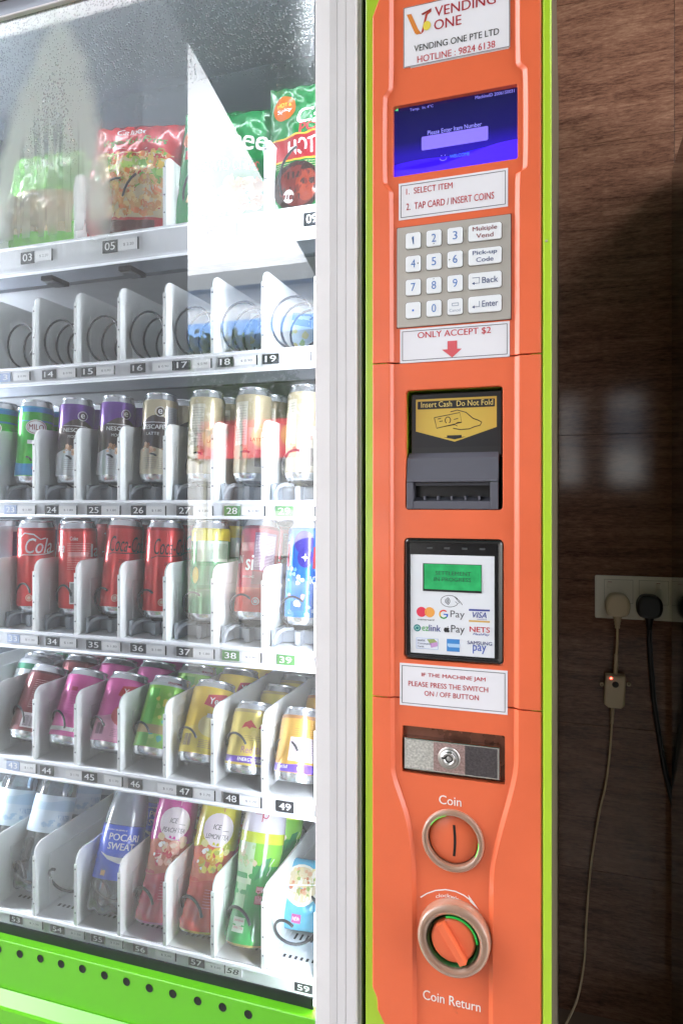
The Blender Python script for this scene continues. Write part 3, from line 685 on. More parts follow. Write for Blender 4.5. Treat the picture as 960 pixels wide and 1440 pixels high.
# ---- display
dsp = empty; x0, x1, z0, z1 = DR
Yd = DEP+.006
mb = MB(); mb.box(x0-.003, x1+.003, Yd+.0005, Yd+.004, z0-.003, z1+.003, BLACK)
SCR = bpy.data.materials.new('screen_blue'); SCR.use_nodes = True
n = SCR.node_tree.nodes; l = SCR.node_tree.links; p = n['Principled BSDF']; p.inputs['Base Color'].default_value = (.01, .01, .02, 1); p.inputs['Roughness'].default_value = .12
geo = n.new('ShaderNodeNewGeometry'); sx = n.new('ShaderNodeSeparateXYZ'); l.new(geo.outputs['Position'], sx.inputs[0])
mr = n.new('ShaderNodeMapRange'); l.new(sx.outputs[2], mr.inputs[0]); mr.inputs[1].default_value = z0; mr.inputs[2].default_value = z1
rp = n.new('ShaderNodeValToRGB'); l.new(mr.outputs[0], rp.inputs[0]); e = rp.color_ramp.elements; e[0].color = lin('2a14c8'); e[0].position = 0; e[1].color = lin('150f4c'); e[1].position = 1
q = e.new(.3); q.color = lin('2d14c0'); q = e.new(.5); q.color = lin('1b116e')
l.new(rp.outputs[0], p.inputs['Emission Color']); p.inputs['Emission Strength'].default_value = .21
mb.box(x0-.002, x1+.002, Yd, Yd+.0005, z0-.002, z1+.002, SCR)
def emi(name, col, st): return mat('screen_'+name, col, .3, emit=st)
W1 = Yd-.0003
wv = [(x0+(x1-x0)*t, z0+(z1-z0)*(.22+.04*math.sin(t*5+1)-.10*max(0, .5-t)+.14*max(0, t-.5))) for t in [i/24 for i in range(25)]]
flat(mb, poly2([(x0, z0)]+[(x1, z0)]+wv[::-1]), W1, emi('wave', '3312d8', 0.198))
wv = [(x0+(x1-x0)*t, z0+(z1-z0)*(.10+.05*math.sin(t*6+2.6)+.16*t)) for t in [i/24 for i in range(25)]]
flat(mb, poly2([(x0, z0)]+[(x1, z0)]+wv[::-1]), W1-.0001, emi('wave_low', '4322e8', 0.198))
W1 -= .0003
SW = emi('text', '8f8cf0', 0.16)
ptext(mb, 'Please Enter Item Number', 601, 183.5, 189.5, 677, W1, SW); ptext(mb, 'WELCOME', 632, 217.5, 222, 660, W1, emi('welcome', '3f6fe0', 0.300))
ptext(mb, 'Temp.  In: 4°C', 576, 152, 157, 609, W1, SW); ptext(mb, 'MachineID 2006150031', 668, 134.5, 139, 723, W1, SW)
x_, zz = rect(592.5, 686, 192, 211, W1)[:2], rect(592.5, 686, 192, 211.5, W1)[2:]
flat(mb, poly2(rrect(x_[0], x_[1], zz[0], zz[1], .0015)), W1, emi('field', '7c6ce6', 0.14))
cx, _, cz = at(623, 220, W1); flat(mb, line2(circ(cx, cz, .0042, n=16, a0=200, a1=340), .0005), W1, SW)
for dx in (-.002, .002): flat(mb, poly2(circ(cx+dx, cz+.0015, .0005, n=8)), W1, SW)
for i in range(4): xx, _, zz2 = at(555.5+i*1.1, 155.5, W1); flat(mb, ([(xx, zz2), (xx+.0005, zz2), (xx+.0005, zz2+.0008*(i+1)), (xx, zz2+.0008*(i+1))], [(0, 1, 2, 3)]), W1, emi('bars', '58c070', .5))
P(mb, 'display_screen')
# ---- keypad
Y = DEP-.0015
x0, x1, z0, z1 = X(558, Y), X(718, Y), Z(558, 461, Y), Z(558, 320.5, Y)
kp = MB(); kp.prism(rrect(x0, x1, z0, z1, .0015), Y, DEP, STEEL, bev=.0005)
for sx_ in (x0-.0008,): kp.prism([(x0-.0007, z0-.0006), (x1+.0007, z0-.0006), (x1+.0007, z1+.0007), (x0-.0007, z1+.0007)], DEP-.0003, DEP, mat('groove', '7a2c1c', .7))
kpo = P(kp, 'keypad')
BL = ink('4a7ac0'); BG = ink('8a4048'); DB = ink('3f4f80')
cols = [(570.5, 591.5), (599.5, 620.5), (629, 650.5), (658.5, 705)]
rowy = [328.5, 361, 394, 426]          # key top at column 1's left
keytxt = [['1', '2', '3', 'Multiple|Vend'], ['4', '5', '6', 'Pick-up|Code'], ['7', '8', '9', '<-Back'], ['.', '0', 'Cancel', '<-Enter']]
for r in range(4):
    for c in range(4):
        p0_, p1_ = cols[c]; kx0, kx1 = X(p0_, Y), X(p1_, Y); kt = Z(570.5, rowy[r], Y); kb = Z(570.5, rowy[r]+22.5, Y)
        m_ = MB(); m_.prism(rrect(kx0-.0006, kx1+.0006, kb-.0006, kt+.0006, .003), Y-.0002, Y+.0005, mat('key_gap', '6b6660', .6)); m_.prism(rrect(kx0, kx1, kb, kt, .0026), Y-.0016, Y, KEY, bev=.0006)
        Yk = Y-.0018; w_, h_ = kx1-kx0, kt-kb; s_ = keytxt[r][c]
        if s_ == '1': flat(m_, poly2([(kx0+w_*.51, kb+h_*.26), (kx0+w_*.555, kb+h_*.26), (kx0+w_*.555, kt-h_*.24), (kx0+w_*.52, kt-h_*.24), (kx0+w_*.42, kt-h_*.32), (kx0+w_*.43, kt-h_*.36), (kx0+w_*.51, kt-h_*.31)]), Yk, BL)
        elif c < 3 and s_ not in ('.', 'Cancel'):
            flat(m_, fit(s_, kx0+w_*(.36 if s_ != '1' else .42), kx1-w_*(.34 if s_ != '1' else .42), kb+h_*.26, kt-h_*.24), Yk, BL)
            ar = {'2': (.5, .14, 0, -1), '4': (.84, .5, 1, 0), '6': (.16, .5, 1, 0), '8': (.5, .88, 0, 1)}.get(s_)
            if ar:
                ax, az = kx0+w_*ar[0], kb+h_*ar[1]; flat(m_, poly2([(ax-.0008, az-.0008*(1 if ar[2] else 0)-.0003), (ax+.0008, az), (ax-.0008*(1 if ar[2] else -.2), az+.0009)]), Yk, NEARBLK)
        elif s_ == '.': flat(m_, poly2(rrect(kx0+w_*.44, kx1-w_*.44, kb+h_*.42, kb+h_*.54, .0002)), Yk, ink('2f6fd0'))
        elif s_ == 'Cancel':
            flat(m_, fit('Cancel', kx0+w_*.14, kx1-w_*.14, kb+h_*.18, kb+h_*.36), Yk, ink('9aa4b8'))
            flat(m_, ring2(rrect(kx0+w_*.3, kx1-w_*.25, kb+h_*.52, kb+h_*.72, .0006), rrect(kx0+w_*.34, kx1-w_*.29, kb+h_*.56, kb+h_*.68, .0004)), Yk, ink('9aa4b8'))
        elif '|' in s_:
            a_, b_ = s_.split('|'); co = BG if r == 0 else DB
            flat(m_, fit(a_, kx0+w_*.13, kx1-w_*.13, kb+h_*.53, kt-h_*.14, .015), Yk, co); flat(m_, fit(b_, kx0+w_*.24, kx1-w_*.24, kb+h_*.17, kb+h_*.44, .015), Yk, co)
        else:
            flat(m_, fit(s_[2:], kx0+w_*.42, kx1-w_*.1, kb+h_*.33, kt-h_*.3, .012), Yk, DB)
            flat(m_, line2([(kx0+w_*.34, kt-h_*.3), (kx0+w_*.34, kb+h_*.36), (kx0+w_*.16, kb+h_*.36)], .0006), Yk, DB)
            if r == 2: flat(m_, line2([(kx0+w_*.34, kt-h_*.3), (kx0+w_*.12, kt-h_*.3)], .0006), Yk, DB)
            flat(m_, poly2([(kx0+w_*.11, kb+h_*.36), (kx0+w_*.19, kb+h_*.27), (kx0+w_*.19, kb+h_*.45)]), Yk, DB)
        o = m_.build('key', kpo)
        if s_ not in '.': o['label'] = 'key marked '+s_.replace('|', ' ').replace('<-', '')
# ---- bill acceptor
x0, x1, z0, z1 = CR
ba = MB(); Yb = DEP+.006
ba.box(x0-.002, x0-.0004, DEP+.0025, .035, z0-.002, z1+.002, GREEN); ba.box(x0-.002, x1+.002, DEP+.0025, .035, z1+.0004, z1+.002, GREEN); ba.box(x0-.002, x1+.002, .0355, .037, z0-.002, z1+.002, DARKGREEN)
ba.box(x1+.0004, x1+.002, DEP+.0025, .035, z0-.002, z1, BLACK); ba.box(x0, x1, DEP+.0025, .035, z0-.002, z0-.0004, BLACK)
fx0, fx1 = X(577, Yb), X(705, Yb)
sp = z0+(z1-z0)*.515
ba.prism(rrect(fx0, fx1, sp-.01, z1-.0035, .002), Yb+.004, .034, mat('black_housing', '2a2a2c', .35), bev=.001)
bao = P(ba, 'bill_acceptor')
# label plate tilted slightly
lb = MB(); Yl = Yb+.0036
lx0, lx1 = fx0+.0025, fx1-.0025; lz0, lz1 = sp+.001, z1-.0065; H = lz1-lz0; Wd = lx1-lx0
YEL = ink('d2b14e', .35); BLK = ink('232326', .35)
flat(lb, poly2(rrect(lx0, lx1, lz0, lz1, .001)), Yl, BLK)
flat(lb, poly2([(lx0+.003, lz1-.003), (lx1-.003, lz1-.003), (lx1-.003, lz0+H*.36), (lx0+Wd*.49, lz0+H*.10), (lx0+.003, lz0+H*.32)][::-1]), Yl-.0002, YEL)
flat(lb, poly2(rrect(lx0+.005, lx1-.005, lz1-H*.25, lz1-.0055, .001)), Yl-.0003, BLK)
flat(lb, fit('Insert Cash  Do Not Fold', lx0+.009, lx1-.007, lz1-H*.215, lz1-H*.105, .01), Yl-.0004, ink('e6cf7a'))
def u(a, b): return (lx0+Wd*a, lz0+H*b)
flat(lb, line2([u(.25, .58), u(.55, .66), u(.57, .47), u(.28, .37), u(.25, .58)], .0008), Yl-.0004, BLK)
flat(lb, line2([u(.47, .36), u(.56, .33), u(.66, .34), u(.72, .38), u(.78, .40), u(.80, .46), u(.76, .5), u(.70, .54), u(.62, .66), u(.52, .71), u(.44, .68)], .0009), Yl-.0004, BLK)
flat(lb, line2([u(.52, .40), u(.49, .43), u(.52, .47), u(.57, .47)], .0008), Yl-.0004, BLK)
cx, cz = u(.41, .52); flat(lb, line2(circ(cx, cz, .0030, .0036, n=14, a0=-60, a1=240), .0009), Yl-.0004, BLK)
for pts in ([u(.29, .55), u(.33, .56)], [u(.31, .50), u(.35, .51)], [u(.37, .40), u(.49, .43)], [u(.48, .53), u(.53, .55)]): flat(lb, line2(pts, .0008), Yl-.0004, BLK)
flat(lb, poly2([u(.40, .225), u(.57, .225), u(.57, .19), u(.62, .19), u(.49, .145), u(.36, .19), u(.40, .19)][::-1]), Yl-.0004, BLK)
lb.build('label_plate', bao)
# grey bezel
bz = MB(); bx0, bx1 = x0+.001, X(697.5+3, Yb-.004)
Yf = Yb-.007
slz0 = z0+(z1-z0)*.07; slz1 = z0+(z1-z0)*.225; sx0, sx1 = bx0+.0075, bx1-.0085
bt = z0+(z1-z0)*.475; shoulder = z0+(z1-z0)*.455
# body around the slot: top, bottom, sides
bz.add([(bx0+.001, Yb+.004, bt), (bx1-.001, Yb+.004, bt), (bx1, Yf+.004, shoulder-.004), (bx0, Yf+.004, shoulder-.004), (bx0, Yf+.001, slz1+.003), (bx1, Yf+.001, slz1+.003)],
       [(0, 3, 2, 1), (3, 4, 5, 2)], GREYPL)
bz.add([(bx0+.001, Yb+.004, bt), (bx0, Yf+.004, shoulder-.004), (bx0, Yf+.001, slz1+.003), (bx0, Yb+.02, slz1), (bx0, Yb+.02, bt)], [(0, 4, 3, 2, 1)], GREYPL)
bz.add([(bx1-.001, Yb+.004, bt), (bx1, Yf+.004, shoulder-.004), (bx1, Yf+.001, slz1+.003), (bx1, Yb+.02, slz1), (bx1, Yb+.02, bt)], [(0, 1, 2, 3, 4)], GREYPL)
bz.box(bx0, bx1, Yf, Yb+.02, slz1+.0005, slz1+.003, GREYPL, .0008)
bz.box(bx0, sx0, Yf, Yb+.02, z0+.0005, slz1+.0003, GREYPL, .0008); bz.box(sx1, bx1, Yf, Yb+.02, z0+.0005, slz1+.0003, GREYPL, .0008)
bz.box(sx0, sx1, Yf+.0004, Yb+.02, z0+.0005, slz0, GREYPL, .0008)
bz.box(sx0, sx1, Yb+.008, Yb+.01, slz0, slz1, BLACK)
bz.box(sx0+.001, sx1-.001, Yf+.004, Yf+.0045, slz1-.0035, slz1, mat('slot_top', '3a3a42', .5))
bz.add([(sx0, Yf+.001, slz0), (sx1, Yf+.001, slz0), (sx1, Yb+.007, slz0+.0045), (sx0, Yb+.007, slz0+.0045)], [(0, 1, 2, 3)], mat('slot_ramp', '45454e', .5))
for i in range(5): xx = sx0+(sx1-sx0)*(i+.75)/5.6; bz.box(xx, xx+.002, Yf+.0012, Yb+.008, slz0+.001, slz0+.0058, GREYPL, .0004)
bz.build('slot_bezel', bao)
# ---- card reader
x0, x1, z0, z1 = KR
cr = MB(); fr_ = DEP-.0005
o_ = rrect(x0+.0006, x1-.0006, z0+.0006, z1-.0006, .0045); i_ = rrect(x0+.006, x1-.0058, z0+.006, z1-.0055, .002)
CB = mat('reader_black', '1b1b1d', .22, coat=.5)
mid = inset(o_, .0015)
n = len(o_)
vs = [(x, DEP+.004, z) for x, z in o_]+[(x, fr_, z) for x, z in inset(o_, .0006)]+[(x, fr_-.0012, z) for x, z in inset(o_, .0022)]+[(x, fr_-.0008, z) for x, z in inset(i_, -.001)]+[(x, fr_+.003, z) for x, z in i_]
fs = []
for q in range(4):
    for i in range(n): j = (i+1) % n; fs.append((q*n+i, q*n+j, (q+1)*n+j, (q+1)*n+i))
cr.add(vs, [f for f in fs], CB); cr.box(x0, x1, DEP+.004, DEP+.02, z0, z1, CB)
cro = P(cr, 'card_reader')
Yc = DEP+.0008
face = MB(); fx0, fx1, fz0, fz1 = x0+.0062, x1-.0062, z0+.0062, z1-.0057
face.box(fx0-.001, fx1+.001, Yc+.0003, DEP+.004, fz0-.001, fz1+.001, CB)
def cpx(px, py, Y=Yc): q = at(px, py, Y); return q[0], q[2]
wx0, wz1 = cpx(577, 779.5); wx1 = X(695, Yc); wz0 = Z(577, 917.5, Yc)
PW = mat('reader_print_white', 'e6e8ee', .28, coat=.4)
face.box(wx0, wx1, Yc, Yc+.0004, wz0, wz1, PW)
for i in range(4): xx = fx0+(fx1-fx0)*(.2+.2*i); face.box(xx, xx+.006, Yc-.0002, Yc+.0003, fz1-.006, fz1-.004, mat('tab_grey', '4a4c4e', .4))
Yc1 = Yc-.0002
def ct(s, a, t, b_, c, m, bold=.01, sh=0.): ptext(face, s, a, t, b_, c, Yc1, m, bold, sh)
def cs(pts, m, dy=0): flat(face, poly2(pxp(pts, Yc1-dy)), Yc1-dy, m)
# contactless mark
cx, cz = cpx(632, 845.5); flat(face, line2(circ(cx, cz, .0098, .0064, n=30, a0=25, a1=335), .0005), Yc1, NEARBLK)
for i, rr in enumerate((.0014, .0030, .0046, .0062)): flat(face, line2(circ(cx-.0072, cz, rr+.0012, rr*.7+.0012, n=10, a0=-48, a1=48), .00055), Yc1, NEARBLK)
flat(face, line2(pxp([(639, 840), (645, 844), (650, 851)], Yc1), .0005), Yc1, NEARBLK); flat(face, line2(pxp([(640, 846), (643, 849), (646, 848), (641, 842)], Yc1), .0005), Yc1, NEARBLK)
cx, cz = cpx(592.5, 860.5); r0 = X(599.5, Yc)-X(592.5, Yc)
flat(face, poly2(circ(cx, cz, r0)), Yc1, ink('e23a55')); cx2 = X(604, Yc); cz2 = cz+.0001; flat(face, poly2(circ(cx2, cz2, r0)), Yc1-.0001, ink('f0a64e'))
lens = [p for p in circ(cx, cz, r0*.98, n=40) if (p[0]-cx2)**2+(p[1]-cz2)**2 < (r0)**2]; lens.sort(key=lambda p: p[1])
flat(face, poly2(lens), Yc1-.0002, ink('e8703c')) if len(lens) > 3 else None
ct('mastercard', 587, 869.5, 872, 610, NEARBLK)
cx, cz = cpx(623.5, 864); rg = .0043
for a0, a1, c_ in ((45, 150, 'e0453c'), (150, 215, 'f2b824'), (215, 320, '3f9e52'), (320, 360, '3f74dc')): flat(face, line2(circ(cx, cz, rg, n=10, a0=a0, a1=a1), .0016), Yc1, ink(c_))
flat(face, line2([(cx, cz), (cx+rg+.0007, cz)], .0014), Yc1, ink('3f74dc'))
ct('Pay', 633, 858.5, 871, 653, ink('6a6a70'), .0)
VB = ink('2c3a94')
cs([(659, 856.5), (688.5, 857.5), (688.5, 860), (659, 859)], VB); cs([(659, 872), (688.5, 873.5), (688.5, 876), (659, 874.5)], ink('d8b060'))
ct('VISA', 664, 860.5, 868.5, 684, VB, .02, .25); ct('payWave', 671, 870, 871.8, 684, VB)
cx, cz = cpx(586.5, 883); flat(face, poly2(circ(cx, cz, .0040)), Yc1, ink('1f7f86')); flat(face, line2(circ(cx, cz, .0022, n=10, a0=30, a1=200), .0006), Yc1-.0001, ink('bfe8d8')); flat(face, line2(circ(cx, cz, .0022, n=10, a0=210, a1=380), .0006), Yc1-.0001, ink('bfe8d8'))
ct('ez', 593, 881, 887, 602.5, ink('4fae5a'), .02); ct('link', 603, 878.5, 887.5, 619.5, ink('35408f'), .02)
cx, cz = cpx(628, 886); flat(face, poly2(circ(cx-.0012, cz, .0021, .0027, 16)), Yc1, NEARBLK); flat(face, poly2(circ(cx+.0012, cz, .0021, .0027, 16)), Yc1-.0001, NEARBLK); flat(face, poly2(circ(cx+.0032, cz+.0006, .0011, n=10)), Yc1-.0002, PW); flat(face, poly2([(cx, cz+.0028), (cx+.0014, cz+.0044), (cx+.0018, cz+.0042), (cx+.0010, cz+.0030)]), Yc1-.0001, NEARBLK)
ct('Pay', 634, 879, 892.5, 653, ink('3a3a40'), .0)
ct('NETS', 660, 881, 888.5, 688.5, ink('c9303f'), .02); ct('FlashPay', 664.5, 890, 894, 688, ink('3f4fa8'), .01, .3)
cs([(585, 896.5), (616, 898.5), (616, 914), (585, 912)], ink('b9c6e6')); cs([(586, 897.3), (615, 899.3), (615, 913.2), (586, 911.2)], ink('e8ecf6'), .0001)
cs([(600, 899), (610, 898.8), (614.5, 903), (604, 905)], ink('9aa86a'), .0002); cs([(604, 905), (614.5, 903), (615, 909), (606, 911)], ink('c99ad0'), .0002)
for i, (t_, a_, b_) in enumerate((('SINGAPORE', 587, 597.5), ('Concession', 587, 606), ('Cards', 587, 596))): face.add(*[[(x, Yc1-.0004-q_*.00003, z) for x, z, q_ in fit(t_, X(a_, Yc1), X(b_, Yc1), Z(587, 901.5+i*4.2, Yc1), Z(587, 898.7+i*4.2, Yc1), .02)[0]], fit(t_, 0, 1, 0, 1, .02)[1]], ink('232a66'))
cs([(628, 898.5), (646, 899.5), (646, 917), (628, 916)], ink('3f86cc')); cs([(629, 905), (646, 906), (646, 911), (631, 910.3), (629, 908)], ink('a9cbec'), .0001)
ct('SAMSUNG', 657, 901, 906, 691.5, ink('29347c'), .02); ct('pay', 664.5, 907, 919, 683.5, ink('3d5ab8'), .015)
face.build('reader_face', cro)
lc = MB(); a0 = cpx(595, 793); gx0, gx1, gz1, gz0 = X(594.5, Yc), X(677, Yc), Z(594.5, 792, Yc), Z(594.5, 831, Yc)
lc.box(gx0, gx1, Yc-.0006, Yc+.0001, gz0, gz1, BLACK, .0002)
LCDM = mat('lcd_green', '2f9a5c', .12, var=.35, scale=60, emit=.1, coat=.6)
lc.box(gx0+.0015, gx1-.0004, Yc-.0009, Yc-.0006, gz0+.0024, gz1-.0006, LCDM)
YL_ = Yc-.0011
ptext(lc, 'SETTLEMENT', 612, 803, 808.5, 662, YL_, ink('1a4a36')); ptext(lc, 'IN PROGRESS', 610, 811.5, 817, 662, YL_, ink('1a4a36'))
lc.build('reader_display', cro)
# ---- lock plate
x0, x1, z0, z1 = LR
lk = MB(); RECESS = mat('lock_recess', '8a5a48', .28, metal=.6, var=.3, scale=40, bump=.2, bscale=160)
Yk = DEP+.009
lk.box(x0-.001, x1+.001, Yk+.0002, Yk+.002, z0-.001, z1+.001, RECESS)
lk.box(x0-.001, x1+.001, DEP+.002, Yk+.002, z1+.0002, z1+.0015, RECESS); lk.box(x0-.0015, x0-.0002, DEP+.002, Yk+.002, z0, z1, RECESS); lk.box(x1+.0002, x1+.0015, DEP+.002, Yk+.002, z0, z1, BLACK)
lko = P(lk, 'lock_housing')
lp = MB(); CHR = mat('chrome', 'd8d4d2', .12, metal=1.0)
px0_, px1_ = X(568.5, DEP), X(703, DEP); pz1 = Z(568.5, 1036, DEP); pz0 = Z(568.5, 1080.5, DEP)
lp.prism([(px0_, pz0), (px1_, pz0), (px1_, pz1), (px0_, pz1)], DEP-.0012, Yk, CHR, bev=.0012)
lko2 = lp.build('lock_frame', lko)
ix0, ix1, iz0, iz1 = px0_+.002, px1_-.0028, pz0+.0018, pz1-.0024
pl_ = MB(); Yp = DEP-.0013
def plmat(nm, c, r, met): return mat(nm, c, r, metal=met, var=.35, scale=420, bump=.5, bscale=700)
xa, xb = ix0+(ix1-ix0)*.31, ix0+(ix1-ix0)*.655
pl_.box(ix0, xa, Yp-.0002, Yp+.0005, iz0, iz1, plmat('lock_light', 'd2d0ca', .4, .6)); pl_.box(xa, xb, Yp-.0002, Yp+.0005, iz0, iz1, plmat('lock_pink', 'b89c98', .4, .6)); pl_.box(xb, ix1, Yp-.0002, Yp+.0005, iz0, iz1, plmat('lock_darkm', '5c5658', .42, .6))
pl_.build('lock_plate', lko2) if False else None
o = pl_.build('lock_plate', lko)
cy = MB(); cx = (xa+xb)/2; cz = (iz0+iz1)/2
SATIN = mat('satin_metal', 'c9c4c2', .32, metal=.8)
cy.lathe([(.0, -.0022), (.0024, -.0022), (.0030, -.0018), (.0032, -.0012), (.0046, -.0012), (.0047, -.0036), (.0070, -.0040), (.0074, -.0034), (.0078, -.0020), (.0100, -.0022), (.0104, -.0014), (.0118, -.0016), (.0124, -.0002)], SATIN, 44, 'Y', (cx, Yp, cz), mats=[SATIN, SATIN, BLACK, BLACK, SATIN, SATIN, CHR, NEARBLK, SATIN, NEARBLK, STEEL, SATIN])
cy.box(cx-.0078, cx-.0040, Yp-.0044, Yp-.003, cz+.0002, cz+.0018, BLACK)
cy.build('lock_cylinder', lko)
# ---- coin slot
WHT = ink('f4ece6')
tm = MB(); ptext(tm, 'Coin', 617, 1118, 1130.5, 648.5, DEP-.0003, WHT, .012); ptext(tm, 'Coin Return', 594.5, 1392, 1405.5, 675.5, DEP-.0003, WHT, .012)
# curved arrow with lettering
cx, cz = ret[0], ret[2]
Ya = DEP-.0003
arc = pxp([(591, 1262.5), (600, 1257), (612, 1252.8), (626, 1251.5), (640, 1254), (652, 1259.5), (662, 1267)], Ya)
flat(tm, line2(arc, .0013), Ya, WHT)
flat(tm, poly2(pxp([(658, 1258.5), (674, 1281), (660.5, 1268.5)], Ya)), Ya-.0001, WHT)
vs_, fs_, asp = text_mesh('clockwise', .025)
def bend(u_, v_): q = at(612.5+37.5*u_, 1261.5+6*(u_-.35)**2*3+2*u_-5.2*v_, Ya); return q[0], q[2]
flat(tm, ([bend(v[0], v[1])+(v[2],) for v in vs_], fs_), Ya, WHT)
P(tm, 'printed_lettering')
CLR = bpy.data.materials.new('clear_ring'); CLR.use_nodes = True; p = CLR.node_tree.nodes['Principled BSDF']
p.inputs['Base Color'].default_value = lin('b8937c'); p.inputs['Roughness'].default_value = .3; p.inputs['Transmission Weight'].default_value = .4; p.inputs['IOR'].default_value = 1.4; p.inputs['Coat Weight'].default_value = .1
GLED = mat('green_led_ring', '22c040', .3, emit=.55)
GLED2 = mat('green_ring_plastic', '1c5a30', .3, coat=.4)
cn = MB(); c3 = (coin[0], DEP, coin[2])
cn.lathe([(.0345, .0), (.0344, -.0020), (.0330, -.0042), (.0305, -.0050), (.0285, -.0040), (.0275, -.0005), (.0275, .004)], CLR, 56, 'Y', c3)
cno = P(cn, 'coin_slot')
cd = MB(); seg = 40; rd = .0272
pr = [(rd*math.sin(R(a)), .0045-.0060*math.cos(R(a))) for a in range(0, 90, 9)]+[(rd, .0045)]
cd.lathe([(0.0, pr[0][1])]+pr[1:]+[(rd, .009)], ORANGE, 48, 'Y', c3)
cd.build('coin_dome', cno)
sl2 = MB(); h_ = .0172; nn = 12
pts = [(c3[0]+.0014+.0012*math.cos(math.pi*(i/nn-.5)), c3[2]+h_*(2*i/nn-1)) for i in range(nn+1)]
vs = []
for x, z in pts:
    for s_ in (-.0014, .0014):
        rr = min(.999, math.hypot(x-c3[0]+s_, z-c3[2])/rd); vs.append((x+s_, DEP+.0045-.0060*math.sqrt(1-rr*rr)-.0004, z))
sl2.add(vs, [(2*i, 2*i+1, 2*i+3, 2*i+2) for i in range(nn)], mat('slot_black', '0c0a0a', .7)); sl2.build('slit', cno)
gl_ = MB(); arcpts = [(c3[0]+.0283*math.cos(R(a)), DEP-.0030, c3[2]+.0283*math.sin(R(a))) for a in range(105, 152, 4)]
gl_.tube(arcpts, .0006, GLED, 6); gl_.tube([(c3[0]+.0283*math.cos(R(a)), DEP-.0030, c3[2]+.0283*math.sin(R(a))) for a in range(-28, 6, 4)], .0005, GLED, 6); gl_.build('indicator_glow', cno)
# ---- return knob: deep translucent ring, tilted orange knob
kn = MB(); c4 = (ret[0], DEP, ret[2])
kn.lathe([(.0400, .0), (.0398, -.0030), (.0392, -.0110), (.0375, -.0150), (.0335, -.0158), (.0295, -.0140), (.0275, -.0080), (.0270, .002)], CLR, 64, 'Y', c4)
kno = P(kn, 'coin_return')
kr = MB(); kr.lathe([(.0270, -.0140), (.0262, -.0125), (.0258, .0), (.025, .004)], GLED2, 48, 'Y', c4); kr.lathe([(.0352, .0004), (.034, .001), (.026, .003), (0, .004)], BLACK, 48, 'Y', c4)
kr.tube([(c4[0]+.0262*math.cos(R(a)), DEP-.0128, c4[2]+.0262*math.sin(R(a))) for a in range(5, 112, 6)], .0011, mat('green_glow_arc', '1fa03c', .3, emit=.12), 8); kr.build('green_inner_ring', kno)
kb_ = MB(); rk = .0242
kb_.lathe([(0, -.0120), (rk-.003, -.0122), (rk-.001, -.0114), (rk, -.0095), (rk, .004)], ORANGE, 48, 'Y', c4)
o1 = kb_.build('knob', kno)
rg_ = MB(); ang = R(-57); ca, sa = math.cos(ang), math.sin(ang)
def kp_(u_, v_, y): return (c4[0]+u_*ca-v_*sa, DEP+y, c4[2]+u_*sa+v_*ca)
L = rk*.96
sect = [(-.0065, -.0118), (-.0052, -.0180), (.0028, -.0195), (.0042, -.0118)]
vs = [kp_(s_*L, v_, y-(0 if y > -.011 else 0)) for s_ in (-1, 1) for v_, y in sect]
rg_.add(vs, [(0, 1, 5, 4), (1, 2, 6, 5), (2, 3, 7, 6), (0, 3, 2, 1), (4, 5, 6, 7), (0, 4, 7, 3)], ORANGE)
rg_.build('knob_grip', kno)
# camera side: lens-shaped mark of lime seen right of the trims is the cabinet edge itself
# ================================================================== WALL SOCKET, PLUGS, CABLES
SW_ = mat('socket_white', 'ece4d4', .35, coat=.2, var=.03)
sk = empty('wall_socket', (at(890, 838, WY)[0], WY, at(890, 838, WY)[2]), 'white double wall socket on the brown tiled wall', 'wall socket')
kx0_, kz1_ = at(836, 808.5, WY)[0], Z(836, 808.5, WY); kx1_ = kx0_+.149; kz0_ = kz1_-.087
def SKP(mb, n, par=None):
    o = mb.build(n, par or sk)
    if par is None: o.location = -Vector(sk.location)
    return o
mb = MB(); mb.prism(rrect(kx0_, kx1_, kz0_, kz1_, .003), WY-.009, WY-.0002, SW_, bev=.0015)
for cx in (kx0_+.042, kx0_+.107):
    flat(mb, border(cx-.024, cx+.030, kz1_-.055, kz1_-.007, .0006), WY-.0092, mat('socket_line', '8d8676', .6))
fpl = SKP(mb, 'faceplate')
for cx in (kx0_+.027, kx0_+.117):
    mb = MB(); mb.prism(rrect(cx-.004, cx+.006, kz1_-.024, kz1_-.010, .001), WY-.0115, WY-.0085, SW_, bev=.0008); mb.box(cx-.002, cx+.005, WY-.0118, WY-.0114, kz1_-.0125, kz1_-.0115, ink('a03a30')); SKP(mb, 'rocker_switch')
def plug(cx, cz, m, label, cat):
    root = empty('plug', (cx, WY-.012, cz), label, cat)
    mb = MB(); pts = [(-.021, .010), (-.024, -.004), (-.021, -.022), (-.008, -.026), (.010, -.026), (.021, -.020), (.024, -.004), (.021, .012), (.010, .020), (-.012, .020)]
    for _ in range(2):
        q = []
        for i in range(len(pts)):
            a, b = Vector(pts[i]), Vector(pts[(i+1) % len(pts)]); q += [tuple(a*.75+b*.25), tuple(a*.25+b*.75)]
        pts = q
    mb.prism(pts, -.032, .002, m, bev=.006); mb.build('plug_body', root)
    mb = MB(); prs = []
    mb.tube([(0, -.014, -.022), (0, -.014, -.030), (0, -.014, -.0305), (0, -.014, -.036), (0, -.014, -.0365), (0, -.014, -.043), (0, -.014, -.0435), (0, -.014, -.050)], [.0085, .0082, .0066, .0070, .0056, .0062, .0048, .0048], m, 14)
    mb.build('strain_relief', root)
    return root
CREAM = mat('cream_plastic', 'cdb898', .35, coat=.2); RUB = mat('black_rubber', '0c0c0e', .4)
c1 = at(868, 849, WY-.03); c2 = at(913, 851, WY-.03)
plug(c1[0], c1[2], CREAM, 'cream three-pin plug in the left half of the wall socket', 'plug')
plug(c2[0], c2[2], RUB, 'black three-pin plug in the right half of the wall socket', 'plug')
